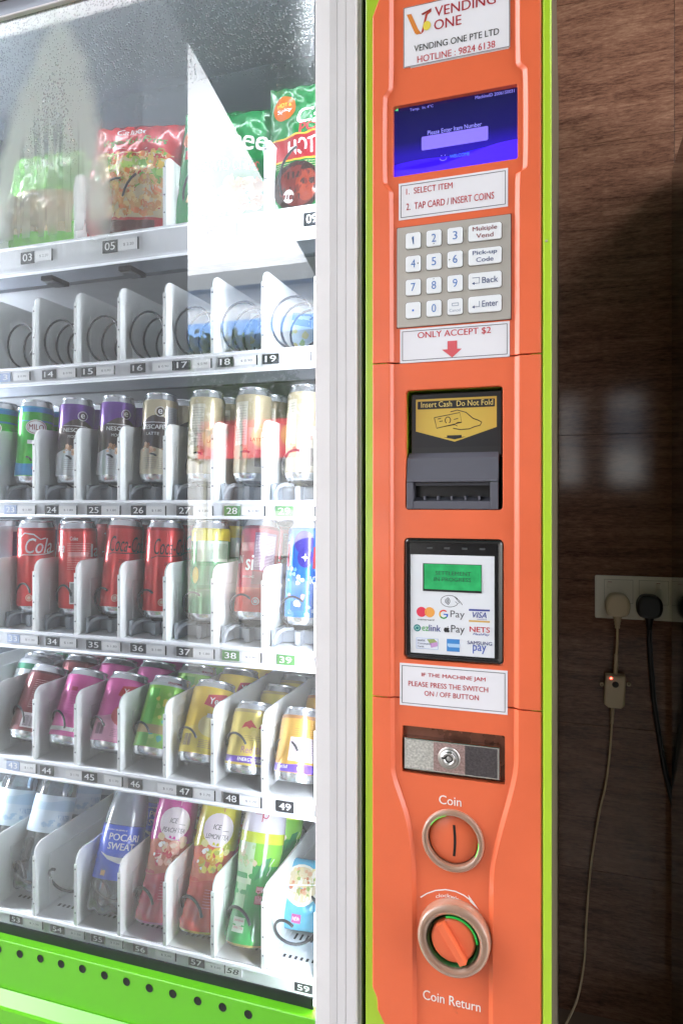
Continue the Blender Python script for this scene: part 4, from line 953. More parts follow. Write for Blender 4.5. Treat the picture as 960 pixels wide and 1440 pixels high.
def spline(px, Y, n=8):
    pts = [Vector(at(a, b, Y)) for a, b in px]; out = []
    for i in range(len(pts)-1):
        p0 = pts[max(i-1, 0)]; p1 = pts[i]; p2 = pts[i+1]; p3 = pts[min(i+2, len(pts)-1)]
        for k in range(n):
            t = k/n; out.append(.5*((2*p1)+(-p0+p2)*t+(2*p0-5*p1+4*p2-p3)*t*t+(-p0+3*p1-3*p2+p3)*t**3))
    out.append(pts[-1]); return out
CRM2 = mat('cream_cable', 'd8c29c', .45)
mb = MB(); mb.tube(spline([(868, 884), (867.5, 905), (866, 925)], WY-.026), .0024, CRM2, 10); mb.tube(spline([(866, 920), (866, 935), (865, 948)], WY-.026), [.0036]*8+[.0042]*9, CREAM, 10)
tag(mb.build('cable'), 'short cream cable between the cream plug and the inline switch box', 'cable')
sb = empty('safety_breaker', at(864, 972, WY-.02), 'cream inline safety switch with glowing red light hanging on its cable', 'switch box')
def SBP(mb, n): o = mb.build(n, sb); o.location = -Vector(sb.location); return o
mb = MB(); cx, _, cz = at(864, 972, WY-.02)
q = [at(a, b, WY-.03) for a, b in ((851, 949), (879, 951), (880, 955), (878, 993), (873, 997), (855, 995), (849, 990), (849, 980))]
mb.prism([(p[0], p[2]) for p in q][::-1], WY-.034, WY-.012, CREAM, bev=.003); SBP(mb, 'case')
mb = MB(); p = at(865, 963, WY-.034); mb.lathe([(0, -.002), (.006, -.0015), (.0065, .001)], mat('button_dark', '2c2620', .5), 20, 'Y', (p[0], WY-.034, p[2])); SBP(mb, 'reset_button')
mb = MB(); p = at(859, 954, WY-.034); mb.lathe([(0, -.0015), (.0022, -.001), (.0024, .001)], mat('red_led', 'ff5040', .3, emit=2.2), 14, 'Y', (p[0], WY-.034, p[2])); SBP(mb, 'indicator_light')
mb = MB()
for px in (846, 884): p = at(px, 963, WY-.02); mb.lathe([(.0015, -.001), (.0042, -.001), (.0042, .001), (.0015, .001)], CREAM, 14, 'Y', (p[0], WY-.018, p[2]))
SBP(mb, 'mounting_lug')
mb = MB(); mb.tube(spline([(861, 994), (860.5, 1010), (860, 1018)], WY-.024), .0036, CREAM, 10)
mb.tube(spline([(860, 1015), (857, 1060), (851, 1105), (841, 1150), (831, 1215), (826, 1270), (823, 1320), (821, 1355), (813, 1400), (800, 1432), (785, 1460)], WY-.015), .0021, CRM2, 10)
tag(mb.build('cable'), 'long thin cream cable trailing down the wall from the inline switch', 'cable')
mb = MB(); mb.tube(spline([(913, 876), (913, 905), (916, 950), (919, 985), (927, 1040), (934, 1080), (943, 1120), (954, 1160), (966, 1220), (972, 1320), (972, 1460)], WY-.010), .0050, RUB, 12)
tag(mb.build('cable'), 'thick black cable hanging from the black plug', 'cable')
mb = MB(); mb.box(1.25, 1.5, -3.4, -.75, 0, 2.72, mat('side_light_blocker', '4a4644', .8)); tag(mb.build('side_light_blocker'), 'dark unseen block added right of the machine front to keep side light off it', 'pier')  # added block, out of view: cuts daylight from the right on the panel
# the neighbouring cabinet: its dark glossy side bounds the gap on the right
NBM = mat('neighbour_dark', '23271f', .12, coat=.6, var=.1, scale=5)
mb = MB(); mb.box(.195, 1.05, .43, .728, .02, CZ+.66, NBM, .022)
tag(mb.build('neighbour_cabinet'), 'dark glossy cabinet side at the right edge of the picture', 'cabinet')

# ================================================================== THE STREET SIDE (seen only mirrored in the glass)
DK = mat('canopy_green', '2f6a4c', .6); DK2 = mat('canopy_maroon', '8c5560', .6); WALLW = mat('render_white', 'c9c9c4', .8, var=.05, scale=2)
V0 = 2*GY+D          # mirror image of the camera lies at y = V0
def mir(px, py, d):  # point seen mirrored at this pixel, at depth d from the mirrored camera
    a, b = ab(px, py); return (a*d, V0-d, CZ+b*d)
zc = mir(265, 60, 2.1)[2]
p1 = mir(265, 60, 2.1)[:2]; a_, b_ = ab(442, 385); d2 = (zc-CZ)/b_; p2 = (a_*d2, V0-d2)
dx = (p2[0]-p1[0])/(p2[1]-p1[1]); far = (p1[0]+dx*(-5.2-p1[1]), -5.2); near = (p1[0]+dx*(-.2-p1[1]), -.2)
mb = MB()
def slab(mb, poly, z0, z1, m):
    n = len(poly); vs = [(x, y, z0) for x, y in poly]+[(x, y, z1) for x, y in poly]
    mb.add(vs, [list(range(n)), list(range(n, 2*n))[::-1]]+[(i, n+i, n+(i+1) % n, (i+1) % n) for i in range(n)], m)
slab(mb, [near, far, (1.0, -5.2), (1.0, WY), (near[0], WY)], zc, zc+.12, mat('canopy_underside', '4f7a64', .6))
tag(mb.build('canopy'), 'flat canopy over the forecourt, mirrored at the top of the glass', 'canopy')
cxe = mir(265, 700, 3.45)[0]
# added dark backdrop behind the camera: darkens the tiles' reflection, two openings stay bright
V1 = 2*WY+D
def w_mir(px, py, d): a, b = ab(px, py); return a*d, CZ+b*d
dk = 6.2; kyy = V1-dk; KM = mat('backdrop_dark', '3e332c', .7)
h = [w_mir(786, 556, dk), w_mir(815, 680, dk), w_mir(857, 553, dk), w_mir(903, 680, dk)]
zt_, zb_ = h[0][1], h[1][1]; xs_ = [-1.15, h[0][0]-.0, h[1][0], h[2][0], h[3][0], 1.7]
mb = MB(); yy0, yy1 = kyy-.1, kyy
mb.box(xs_[0], xs_[5], yy0, yy1, 0, zb_, KM); mb.box(xs_[0], xs_[5], yy0, yy1, zt_, zc-.002, KM)
for i in (0, 2, 4): mb.box(xs_[i], xs_[i+1], yy0+.001, yy1-.001, zb_, zt_, KM)
tag(mb.build('added_backdrop'), 'dark backdrop with two openings, added to darken what the polished tiles mirror', 'added_backdrop')
mb = MB(); mb.box(-3.8, cxe, V0-3.0, V0-3.45, 0, 4.2, mat('pier_plaster', '8a8d90', .8, var=.1, scale=2), .01); tag(mb.build('pier'), 'broad grey plastered pier beside the forecourt, mirrored in the left of the glass', 'pier')
def mrect(px0, px1, pt, pb, d, pxr=None):
    a = mir(px0, pt, d); b = mir(px1, pb, d); c = mir(pxr or (px0+px1)/2, pt, d); e = mir(pxr or (px0+px1)/2, pb, d)
    return a[0], b[0], c[1], e[2], c[2]
bd = empty('street_building', (-6, V0-14, 0), 'pale building across the street with a blue awning, mirrored in the glass', 'building')
def BD(mb, n): o = mb.build(n, bd); o.location = -Vector(bd.location)
x0, x1, yy, z0, z1 = mrect(225, 500, 405, 720, 14)
mb = MB(); mb.box(x0-12, x1+8, yy, yy-6, 0, z1, mat('facade_pale', 'cfd2d4', .8, var=.08, scale=.7)); BD(mb, 'wall')
mb = MB(); mb.box(x0-12, x1+8, yy+.3, yy-6, z1, z1+.35, mat('parapet', '8b9094', .7)); BD(mb, 'parapet')
a0, a1, _, b0, b1 = mrect(225, 500, 432, 474, 13.2)
mb = MB(); mb.add([(a0-10, V0-14, b1), (a1+6, V0-14, b1), (a1+6, V0-12.9, b0), (a0-10, V0-12.9, b0), (a1+6, V0-14, b0), (a0-10, V0-14, b0)], [(0, 1, 2, 3), (3, 2, 4, 5), (0, 3, 5), (1, 4, 2)], mat('awning_blue', '6a98d4', .6)); BD(mb, 'awning')
for i in range(9):
    xx = x0-9+i*2.6; mb = MB(); mb.box(xx, xx+1.7, yy+.02, yy-.05, 2.2 if i % 2 else .2, 3.1, mat('shop_window', '6a7684', .2)); BD(mb, 'window')
a0, a1, yb, b0, b1 = mrect(278, 425, 590, 644, 11)
mb = MB(); mb.box(a0, a1, yb, yb-.06, b0, b1, mat('banner_red', 'd8324a', .6)); 
for t in (.14, .62, .9):
    vs_, fs_ = poly2(circ(a0+(a1-a0)*t, (b0+b1)/2+.05, .2, n=20)); mb.add([(x, yb+.01, z) for x, z in vs_], [f[::-1] for f in fs_], mat('banner_orange', 'f0a860', .6))
for xx in (a0+.1, a1-.1): mb.box(xx-.03, xx+.03, yb-.07, yb-.13, 0, b1, GREYF)
tag(mb.build('banner'), 'red street banner with orange discs, mirrored in the glass', 'banner')
# white van-like car
cd_ = 9.0; c0 = mir(362, 712, cd_); c1 = mir(470, 712, cd_); Lc = 4.3; cxm = c0[0]+Lc/2; cyy = V0-cd_
car = empty('parked_car', (cxm, cyy-.85, 0), 'white parked hatchback across the forecourt, mirrored in the glass', 'car')
CARW = mat('car_white', 'e8eaec', .2, coat=.8); CWIN = mat('car_window', '2a3238', .1)
prof_ = [(-2.1, .35), (-2.12, .75), (-1.95, .98), (-1.2, 1.05), (-.55, 1.42), (.9, 1.46), (1.6, 1.15), (2.1, 1.0), (2.15, .5), (2.05, .32)]
mb = MB(); mb.prism(prof_, -.85, .85, CARW, bev=.06); mb.build('body', car)
for sgn in (1, -1):
    mb = MB(); g_ = [(-1.0, 1.06), (-.5, 1.36), (.85, 1.39), (1.4, 1.1)]; yo = .856*sgn; vv = [(x, yo, z) for x, z in g_]; mb.add(vv, [(0, 1, 2, 3) if sgn > 0 else (3, 2, 1, 0)], CWIN); mb.build('window', car)
    for wx in (-1.35, 1.35):
        mb = MB(); mb.lathe([(0, -.1), (.2, -.1), (.31, -.09), (.31, .09), (.2, .1), (0, .1)], mat('tyre', '1a1a1c', .7), 24, 'Y', (wx, .78*sgn, .31)); o = mb.build('wheel', car)
TG = mat('tree_leaf', '3f5a24', .6, var=.3, scale=4); TB = mat('bark', '5a4a3a', .8)
def tree(x, y, h, lab):
    t = empty('street_tree', (x, y, 0), lab, 'tree'); mb = MB(); mb.tube([(0, 0, 0), (.1, 0, h*.3), (0, .1, h*.6)], [.18, .13, .06], TB, 8); mb.build('trunk', t)
    mb = MB(); rnd = random.Random(int(x*10))
    for i in range(2600):
        d = Vector((rnd.gauss(0, 1), rnd.gauss(0, 1), rnd.gauss(0, .8))); d = d.normalized()*(rnd.random()**.4); c = Vector((d.x*h*.33, d.y*h*.33, h*.68+d.z*h*.3)); q = .09
        a = Vector((rnd.uniform(-1, 1), rnd.uniform(-1, 1), rnd.uniform(-1, 1))).normalized()*q; b = a.orthogonal().normalized()*q*.5
        mb.add([c-a, c+b, c+a, c-b], [(0, 1, 2, 3)], TG)
    mb.build('crown', t, weld=False)
a = mir(430, 790, 6.0); tree(-6.3, V0-12.0, 4.6, 'leafy street tree in front of the pale building, mirrored in the glass')
mb = MB(); a = mir(338, 700, 4.2); mb.tube([(a[0], a[1], 0), (a[0], a[1], mir(338, 570, 4.2)[2])], .012, mat('post_white', 'dfe2e2', .4), 10); tag(mb.build('post'), 'thin white post on the forecourt, mirrored in the glass', 'post')

# ================================================================== PRODUCTS
def face_angle(x, d): return math.atan2(-x, d)
def place(root, k, r, yc, lean=0., turn=0., dx=0., lift=0., rad=.03, tilt=0.):
    x = kx(k)+PITCH/2+dx; th = face_angle(x, yc+D)
    M = Matrix.Rotation(-R(lean), 4, 'X') @ Matrix.Rotation(R(tilt), 4, 'Y') @ Matrix.Rotation(th+R(turn), 4, 'Z')
    root.rotation_mode = 'XYZ'; root.location = (x, yc, FZ[r]+lift+rad*math.sin(R(lean))); root.rotation_euler = M.to_euler()
def can_surf(prof):
    def f(s, t, lift):
        r = prof[0][0]
        for i in range(len(prof)-1):
            if prof[i][1] <= t <= prof[i+1][1]:
                q = (t-prof[i][1])/max(1e-9, prof[i+1][1]-prof[i][1]); r = prof[i][0]+(prof[i+1][0]-prof[i][0])*q; break
        R0 = max(p[0] for p in prof); a = s/R0; rr = r+lift
        return (rr*math.sin(a), -rr*math.cos(a), t)
    return f
def can_prof(r, h):
    return [(r*.80, .0), (r*.86, .001), (r*.93, .005), (r, .011), (r, h-.016), (r*.97, h-.0115), (r*.86, h-.0045), (r*.855, h-.003)]
NCAN = {}
def make_can(label, h, r, body, art, cat='can', group=None, key=None):
    root = empty('drink_can', (0, 0, 0), label, cat, group)
    if key and key in NCAN:
        for ch in NCAN[key].children: c = ch.copy(); C.objects.link(c); c.parent = root
        return root
    pr = can_prof(r, h); mb = MB()
    mats = [SILVER, SILVER, SILVER, body, body, SILVER, SILVER]
    if len(art) and art[0][0] == 'neck': mats[4] = art[0][1]
    mb.lathe([(0, .006), (r*.66, .004), (r*.78, .0)]+pr, SILVER, 44, mats=[SILVER, SILVER, SILVER]+mats)
    sf = can_surf(pr)
    draw(mb, art, sf)
    o = mb.build('can_body', root)
    lid = MB(); lid.lathe([(r*.855, h-.003), (r*.875, h-.001), (r*.86, h), (r*.82, h-.0005), (r*.80, h-.004), (r*.76, h-.0045), (0, h-.0045)], SILVER, 36); lid.prism(rrect(-.006, .006, -.004, .010, .004), 0, .001, SILVER)
    # tab lies flat on the lid
    n = len(lid.v); tn = len(rrect(0, 1, 0, 1, .1))
    for i in range(len(lid.v)-2*tn, len(lid.v)): x, y, z = lid.v[i]; lid.v[i] = (x, z-.004, h-.0035+y)
    lid.build('lid', root)
    if key: NCAN[key] = root
    return root
def draw(mb, art, sf, lift0=.00025):
    for i, a in enumerate(art):
        k = a[0]; lf = lift0+i*.00006
        if k == 'rect': wrap(mb, poly2([(a[1], a[3]), (a[2], a[3]), (a[2], a[4]), (a[1], a[4])]), sf, a[5], lift=lf)
        elif k == 'band':                                   # wavy edged band round the front
            _, z0, z1, m, amp0, amp1, ph = a; n = 24; s0, s1 = -.075, .075
            lo = [(s0+(s1-s0)*j/n, z0+amp0*math.sin(j*.55+ph)) for j in range(n+1)]; hi = [(s0+(s1-s0)*j/n, z1+amp1*math.sin(j*.55+ph)) for j in range(n+1)]
            wrap(mb, poly2(lo+hi[::-1]), sf, m, lift=lf)
        elif k == 'text': wrap(mb, fit(a[1], a[2]-a[4]/2, a[2]+a[4]/2, a[3]-a[5]/2, a[3]+a[5]/2, a[7] if len(a) > 7 else .02, a[8] if len(a) > 8 else 0, a[9] if len(a) > 9 else 0), sf, a[6], lift=lf)
        elif k == 'ell': wrap(mb, poly2(circ(a[1], a[2], a[3], a[4], 20)), sf, a[5], lift=lf)
        elif k == 'ring': wrap(mb, ring2(circ(a[1], a[2], a[3], a[3], 18), circ(a[1], a[2], a[3]-a[4], a[3]-a[4], 18)), sf, a[5], lift=lf)
        elif k == 'poly': wrap(mb, poly2(a[1]), sf, a[2], lift=lf)
        elif k == 'line': wrap(mb, line2(a[1], a[2]), sf, a[3], lift=lf)
        elif k == 'lines':                                  # small print: rows of dashes
            _, s0, s1, z0, z1, n, m = a; rnd = random.Random(n*7+int(s0*1e4))
            for j in range(n):
                z = z0+(z1-z0)*(j+.5)/n; x = s0
                while x < s1-.001:
                    w_ = rnd.uniform(.0012, .0045); x2 = min(s1, x+w_); wrap(mb, ([(x, z), (x2, z), (x2, z+.0006), (x, z+.0006)], [(0, 1, 2, 3)]), sf, m, lift=lf, step=.01); x = x2+.0006
        elif k == 'bar':                                    # barcode
            _, s0, s1, z0, z1, m = a; rnd = random.Random(5); x = s0
            while x < s1: w_ = rnd.choice((.0003, .0006, .0009)); wrap(mb, ([(x, z0), (x+w_, z0), (x+w_, z1), (x, z1)], [(0, 1, 2, 3)]), sf, m, lift=lf, step=.01); x += w_+rnd.choice((.0004, .0006))
        elif k == 'speck':
            _, s0, s1, z0, z1, n, ms, sz = a; rnd = random.Random(n)
            for j in range(n):
                x, z, q = rnd.uniform(s0, s1), rnd.uniform(z0, z1), rnd.uniform(sz*.5, sz)
                wrap(mb, poly2([(x+q*math.cos(t*math.pi/3+j)*rnd.uniform(.6, 1.2), z+q*math.sin(t*math.pi/3+j)*rnd.uniform(.6, 1.2)) for t in range(6)]), sf, ms[j % len(ms)], lift=lf+j*.000002, step=.006)
H1, R1 = .134, .0262
F = foil; wht = ink('f2f2f4'); slv = F('c8cbd0', .6)
PUR = F('6a2f9a'); PURL = F('9a78c0'); MIL = F('2fae2e'); MILB = F('2f86c0'); COF = F('4a3a36'); BEI = F('cfc0a0'); REDC = F('d22a2c'); REDD = F('a81c22')
milo = [('neck', F('3f9ec0')), ('band', H1-.036, H1-.014, MILB, .0, 0, 0), ('band', H1-.034, H1-.021, MIL, 0.001, 0, 0), ('ell', -.008, H1-.045, .016, .012, wht), ('ell', -.008, H1-.045, .0145, .0105, ink('a03a2c')), ('ell', -.008, H1-.045, .0135, .0097, wht), ('text', 'MILO', -.008, H1-.045, .022, .009, ink('8a1f1f')),
        ('rect', -.02, .02, .062, .068, wht), ('ell', .004, .048, .012, .010, F('b08a3a')), ('ell', .010, .052, .008, .006, F('d8b850')), ('band', .012, .032, F('2f8ac0'), 0, .002, 0), ('ell', -.006, .024, .005, .005, F('d84a4a')), ('lines', .008, .024, .02, .05, 8, wht)]
def nescafe(top, sub, low):
    return [('neck', top), ('band', .062, .092, COF, .003, .007, 1.2), ('band', .045, .066, COF, 0, 0, 0), ('band', .011, .048, low, 0, .004, 2.0), ('speck', -.02, .02, .040, .056, 14, [F('b98a6a'), F('d8b090'), F('8a5a40')], .004),
            ('text', 'NESCAF\u00c9', -.004, .082, .036, .008, wht, .03), ('rect', -.022, .014, .0875, .0883, wht), ('text', sub, -.004, .071, .02, .0045, wht, .01),
            ('ring', .006, H1-.030, .0075, .0008, wht), ('ell', .006, H1-.030, .0050, .0062, COF), ('text', 'e', .006, H1-.030, .006, .007, wht), ('lines', -.018, .012, .018, .036, 6, ink('8a8088'))]
latte = nescafe(BEI, 'LATTE', F('d8cdb4'))+[('rect', .014, .034, .078, H1-.022, slv), ('lines', .0155, .0325, .08, H1-.024, 12, ink('7a7a8a')), ('rect', .014, .034, .012, .072, F('b0a48e')), ('lines', .0155, .0325, .016, .068, 12, ink('6a6258'))]
beige = [('neck', BEI), ('rect', -.030, -.008, .050, H1-.022, F('e8e2d2')), ('lines', -.028, -.010, .055, H1-.026, 14, ink('a09a90')), ('rect', -.006, .022, .012, .075, F('e6dccc')), ('bar', .004, .018, .020, .044, ink('5a4a5a')), ('speck', -.02, .0, .03, .05, 8, [F('c08a70'), F('d8b8a0')], .004), ('text', 'LATTE', .006, .058, .018, .005, ink('c06a6a'))]
H2, R2 = .146, .0285
def coke(black=False, back=False):
    tc_ = ink('1e1416') if black else wht; a = [('neck', REDD)]
    if back:
        a += [('text', 'Coke', -.006, H2-.027, .012, .006, wht), ('lines', -.016, .022, .07, H2-.034, 16, ink('f0c8c8')), ('rect', -.014, .016, H2-.055, H2-.048, F('e8a0a0')), ('rect', -.012, .002, .018, .052, wht), ('bar', -.010, .000, .020, .050, NEARBLK), ('text', 'Coca', -.034, .105, .026, .016, wht, .02, .3), ('text', 'la', .030, .1, .02, .02, wht)]
    else:
        a += [('text', 'Coca-Cola' if black else 'Cola', 0.004, .106, .058 if black else .042, .024, tc_, .015, .28), ('line', [(-.030, .088), (-.02, .092), (0, .0915), (.02, .0935), (.03, .097)], .0014, tc_)]
        if black: a += [('text', 'ZERO SUGAR', .006, .080, .030, .0045, tc_)]
        else: a += [('line', [(-.028, .118), (-.018, .126), (-.004, .124), (.006, .116), (.014, .118)], .002, tc_)]
        a += [('ell', -.010, .024, .0055, .0055, F('d8b0a0')), ('ell', .010, .025, .0055, .0055, F('e0d0c0')), ('ring', -.010, .024, .004, .001, REDC), ('text', '320ml', .018, .05, .004, .02, tc_, 0, 0, 0)]
    return a
lemon = [('neck', F('d8c838')), ('band', H2-.030, H2-.014, F('e6d83c'), .001, 0, 0), ('rect', -.020, .030, .085, H2-.030, F('cfe8cf')), ('band', .048, .086, F('2f9a58'), 0, 0, 0), ('rect', -.018, .030, .052, .080, F('58b078')), ('ell', -.022, .066, .006, .012, F('e6c838')), ('lines', .0, .028, .09, H2-.034, 14, ink('6aa070')), ('band', .011, .046, F('7fc08a'), 0, 0, 0), ('rect', -.03, -.02, .011, .046, F('2f8a4a'))]
fsi = [('neck', F('7a1c2c')), ('rect', -.045, -.008, .011, H2-.018, F('c02a44')), ('rect', -.008, .026, .070, H2-.022, F('8c6a86')), ('lines', -.006, .024, .074, H2-.026, 22, ink('e8dce8')), ('rect', -.008, .026, .050, .068, F('8a4a58')), ('text', 'F&N', -.034, .085, .018, .012, wht), ('text', 'si', -.013, .080, .012, .022, wht, .04), ('text', 'SPARKLING', -.014, .060, .018, .0035, wht), ('rect', -.04, .03, .011, .045, F('d85040')), ('ell', 0, .026, .0055, .0055, wht), ('ring', 0, .026, .004, .001, F('d85040'))]
icy = [('neck', F('2f7ac8')), ('band', .02, H2-.020, F('1f6ecf'), 0, 0, 0), ('rect', -.044, -.022, .012, H2-.02, F('2f9ae0')), ('rect', -.036, -.028, .075, .115, wht), ('rect', -.0355, -.029, .08, .112, F('d83a48')), ('ell', -.006, H2-.032, .014, .016, F('4438b8')), ('ell', -.003, .093, .011, .014, F('3a2ea8')),
       ('poly', [(-.003, .099), (-.0015, .0945), (.003, .093), (-.0015, .0915), (-.003, .087), (-.0045, .0915), (-.009, .093), (-.0045, .0945)], wht), ('rect', .008, .018, .078, .108, F('d8404e')), ('text', 'ICE', .012, .062, .014, .011, wht, .03), ('speck', -.03, .02, .05, .078, 14, [F('9ad0f0'), wht, F('5fb0e8')], .004), ('speck', -.025, .02, .012, .046, 16, [F('d8a0b8'), F('8ab8e8'), F('4a90e0')], .005), ('ell', -.012, .03, .0045, .0045, wht)]
purplewhite = [('neck', slv), ('rect', -.04, .012, .012, H2-.02, F('c8ccd8')), ('rect', .012, .04, .03, H2-.02, F('5a3a6e')), ('lines', .014, .034, .05, H2-.03, 10, ink('6a5a7a'))]

def row3(k, label, body, art, key, dx=0, turn=0, lean=5, yc=None):
    c = make_can(label, H1, R1, body, art, group=None, key=key); place(c, k, 3, yc or (.885-D), lean, turn, dx, .0235, R1); return c
row3(-2, 'green malt drink can cut off at the left edge of the coffee shelf', MIL, milo, 'milo', turn=-15)
row3(-1, 'green and blue malt drink can above the tag 23', MIL, milo, 'milo', -.006, 20)
row3(0, 'purple and brown mocha coffee can next to the green malt drink', PUR, nescafe(PUR, 'MOCHA', slv), 'mocha', -.003, 6)
row3(1, 'purple and brown mocha coffee can next to the beige latte can', PUR, nescafe(PUR, 'MOCHA', slv), 'mocha', -.003, 14)
row3(2, 'beige latte coffee can above the tag 26 with its logo showing', BEI, latte, 'latte', -.003, -14)
row3(3, 'pale beige coffee can turned to its back, just right of the logo latte can', BEI, beige, 'beige', 0, 10)
row3(4, 'pale beige coffee can turned to its back, above the left green number tag', BEI, beige, 'beige', -.001, 0)
row3(5, 'pale beige coffee can above the tag 29 with a dark barcode', BEI, beige, 'beige', .003, -10)
NW = {10: 'ten', 20: 'twenty', 30: 'thirty', 40: 'forty', 50: 'fifty', 10: 'ten'}; ND = ['', 'one', 'two', 'three', 'four', 'five', 'six', 'seven', 'eight', 'nine']
TEEN = {18: 'eighteen', 19: 'nineteen'}
def nw(n): return TEEN[n] if n in TEEN else NW[n//10*10]+('-'+ND[n%10] if n % 10 else '')
names3 = {-2: 'milo', -1: 'milo', 0: 'mocha', 1: 'mocha', 2: 'latte', 3: 'beige', 4: 'beige', 5: 'beige'}
desc = {-2: 'green malt drink', -1: 'green malt drink', 0: 'purple mocha', 1: 'purple mocha', 2: 'beige latte', 3: 'beige coffee', 4: 'beige coffee', 5: 'beige coffee'}
for k in range(-2, 6):
    for q in (1,):
        c = make_can('%s can standing second in the lane of tag %s' % (desc[k], nw(24+k)), H1, R1, None, [], key=names3[k]); place(c, k, 3, .885-D+.066*q, 2, 25*q, 0.002, .0235, R1)
def row4(k, label, art, key, lean=8, dx=0, turn=0, body=REDC, yc=.895-D):
    c = make_can(label, H2, R2, body, art, key=key); place(c, k, 4, yc, lean, turn, dx, .0215, R2); return c
row4(-2, 'silver and purple can at the left edge of the cola shelf', purplewhite, 'pw', 3, body=slv)
row4(-1, 'red cola can with white script above the tag 33', coke(), 'coke', 1, -.008)
row4(0, 'red cola can turned to its printed back above the tag 34', coke(back=True), 'cokeback', 1, -.003)
row4(1, 'red cola can with black script beside the can printed with small text', coke(True), 'zero', 8, -.003, 6)
row4(2, 'red cola can with black script beside the green lemon can', coke(True), 'zero', 5, -.002, 18)
row4(3, 'green and yellow lemon drink can above the tag 37', lemon, 'lemon', 5, 0, body=F('3fa05a'))
row4(4, 'dark red and mauve soft drink can above the tag 38', fsi, 'fsi', 12, -.002, body=F('a8283e'))
row4(5, 'bright blue iced drink can above the tag 39', icy, 'icy', 8, 0, body=F('1f7ad0'))
n4 = {-2: 'pw', -1: 'coke', 0: 'coke', 1: 'zero', 2: 'zero', 3: 'lemon', 4: 'fsi', 5: 'icy'}
d4 = {-2: 'silver and purple', -1: 'red cola', 0: 'red cola', 1: 'black script cola', 2: 'black script cola', 3: 'green lemon', 4: 'dark red', 5: 'blue iced drink'}
for k in range(-2, 6):
    c = make_can('%s can standing second in the lane of tag %s' % (d4[k], nw(34+k)), H2, R2, None, [], key=n4[k]); place(c, k, 4, .895-D+.07, 6, 30, .002, .0215, R2)
H3, R3 = .115, .0325
PINK = F('e05aa8'); PINKL = F('f0a8c8'); YEO = ink('c8243c')
def yeo(c1_, fruit, c2_):
    return [('neck', c1_), ('band', .012, .050, c2_, 0, .004, 1), ('ell', .004, .050, .020, .016, fruit), ('poly', [(-.014, .078), (-.010, .092), (.016, .096), (.026, .090), (.022, .078), (.004, .074)], YEO), ('text', "Yeo's", .006, .085, .026, .010, wht, .03, .1, .06), ('rect', -.006, .020, .060, .066, wht), ('lines', -.01, .024, .018, .030, 5, ink('a06080')), ('bar', -.036, -.022, .02, .036, ink('5a3a4a'))]
yeoback = [('neck', PINK), ('band', .018, .024, wht, 0, 0, 0), ('bar', -.004, .016, .018, .036, NEARBLK), ('rect', -.026, -.016, .078, .084, ink('b82a60')), ('lines', -.024, -.004, .040, .076, 9, ink('c0307a')), ('rect', .018, .03, .04, .055, F('c83a70'))]
brown = [('neck', F('5a2028')), ('band', .012, .1, F('7a2a30'), 0, 0, 0), ('rect', -.018, .004, .016, .038, F('d8d0d4')), ('bar', -.014, .002, .018, .034, ink('6a5a68')), ('lines', -.016, .008, .045, .09, 14, ink('d8a8a8'))]
lime = [('neck', slv), ('band', .012, .094, F('8fd04a'), 0, 0, 0), ('rect', -.034, -.016, .012, .094, F('5fc23a')), ('rect', .010, .032, .016, .09, F('c8d0b8')), ('lines', .012, .03, .02, .088, 16, ink('6a7a5a')), ('ring', .018, .082, .006, .001, ink('4a5a3a')), ('speck', -.015, .008, .02, .09, 16, [F('e8e060'), F('4fb8a0'), F('b8e070')], .005), ('text', 'SEASONS', .004, .104, .022, .004, ink('9a2440')), ('band', .030, .042, F('b8a060'), 0, 0, 0)]
ricewhite = [('neck', slv), ('band', .02, .095, F('d8dce0'), 0, 0, 0), ('band', .086, .096, F('1f7a58'), 0, 0, 0), ('speck', -.03, .02, .05, .08, 12, [F('9ac0b0'), F('b0b8c8')], .006)]
H4, R4 = .096, .0312
rb = [('neck', F('bfa868')), ('band', .012, .076, F('e0c860', .45), 0, 0, 0), ('poly', [(-.018, .058), (-.014, .066), (-.006, .070), (.000, .064), (.004, .060), (-.004, .061), (-.006, .058), (-.010, .061), (-.014, .060)], ink('c83a3c')), ('poly', [(.022, .058), (.018, .066), (.012, .069), (.008, .064), (.006, .060), (.012, .060), (.016, .062)], ink('c83a3c')),
      ('text', 'Red Bull', .004, .031, .034, .0085, ink('b07a8a'), .02), ('lines', -.012, .022, .042, .050, 3, ink('a08a50')), ('ell', .001, .052, .004, .005, F('e8d070')), ('band', .014, .023, F('6a4ab0'), 0, .001, 0), ('text', 'ENERGY DRINK', .004, .0185, .040, .0045, wht)]
rbback = [('neck', F('b07c4c')), ('band', .012, .072, F('d8a848', .45), 0, 0, 0), ('rect', -.016, .020, .026, .056, F('d8ccd8')), ('lines', -.014, .018, .028, .054, 9, ink('8a7a8a')), ('lines', -.012, .018, .058, .068, 4, ink('a07a40')), ('band', .012, .022, F('6a4ab8'), 0, .001, 0), ('ring', .002, .0175, .0035, .0008, wht), ('text', 'Red Bull', -.022, .018, .014, .004, wht)]
def row5(k, label, body, art, key, h=H3, r=R3, lean=28, turn=0, dx=0, yc=.870-D, tilt=0):
    c = make_can(label, h, r, body, art, key=key); place(c, k, 5, yc, lean, turn, dx, .0005, r, tilt); return c
row5(-2, 'white and green can at the left edge of the leaning can shelf', slv, ricewhite, 'rw', yc=.93-D)
row5(-1, 'dark maroon can leaning back above the tag 43', F('7a2a30'), brown, 'brown', turn=-6)
row5(0, 'pink can turned to its barcode, leaning back above the tag 44', PINK, yeoback, 'pinkback', turn=6)
row5(1, 'pink can with a red logo, leaning back above the tag 45', PINK, yeo(PINK, F('e06a70'), PINKL), 'pink', turn=4)
row5(2, 'lime green can with silver neck, leaning back above the tag 46', F('8fd04a'), lime, 'lime', turn=0)
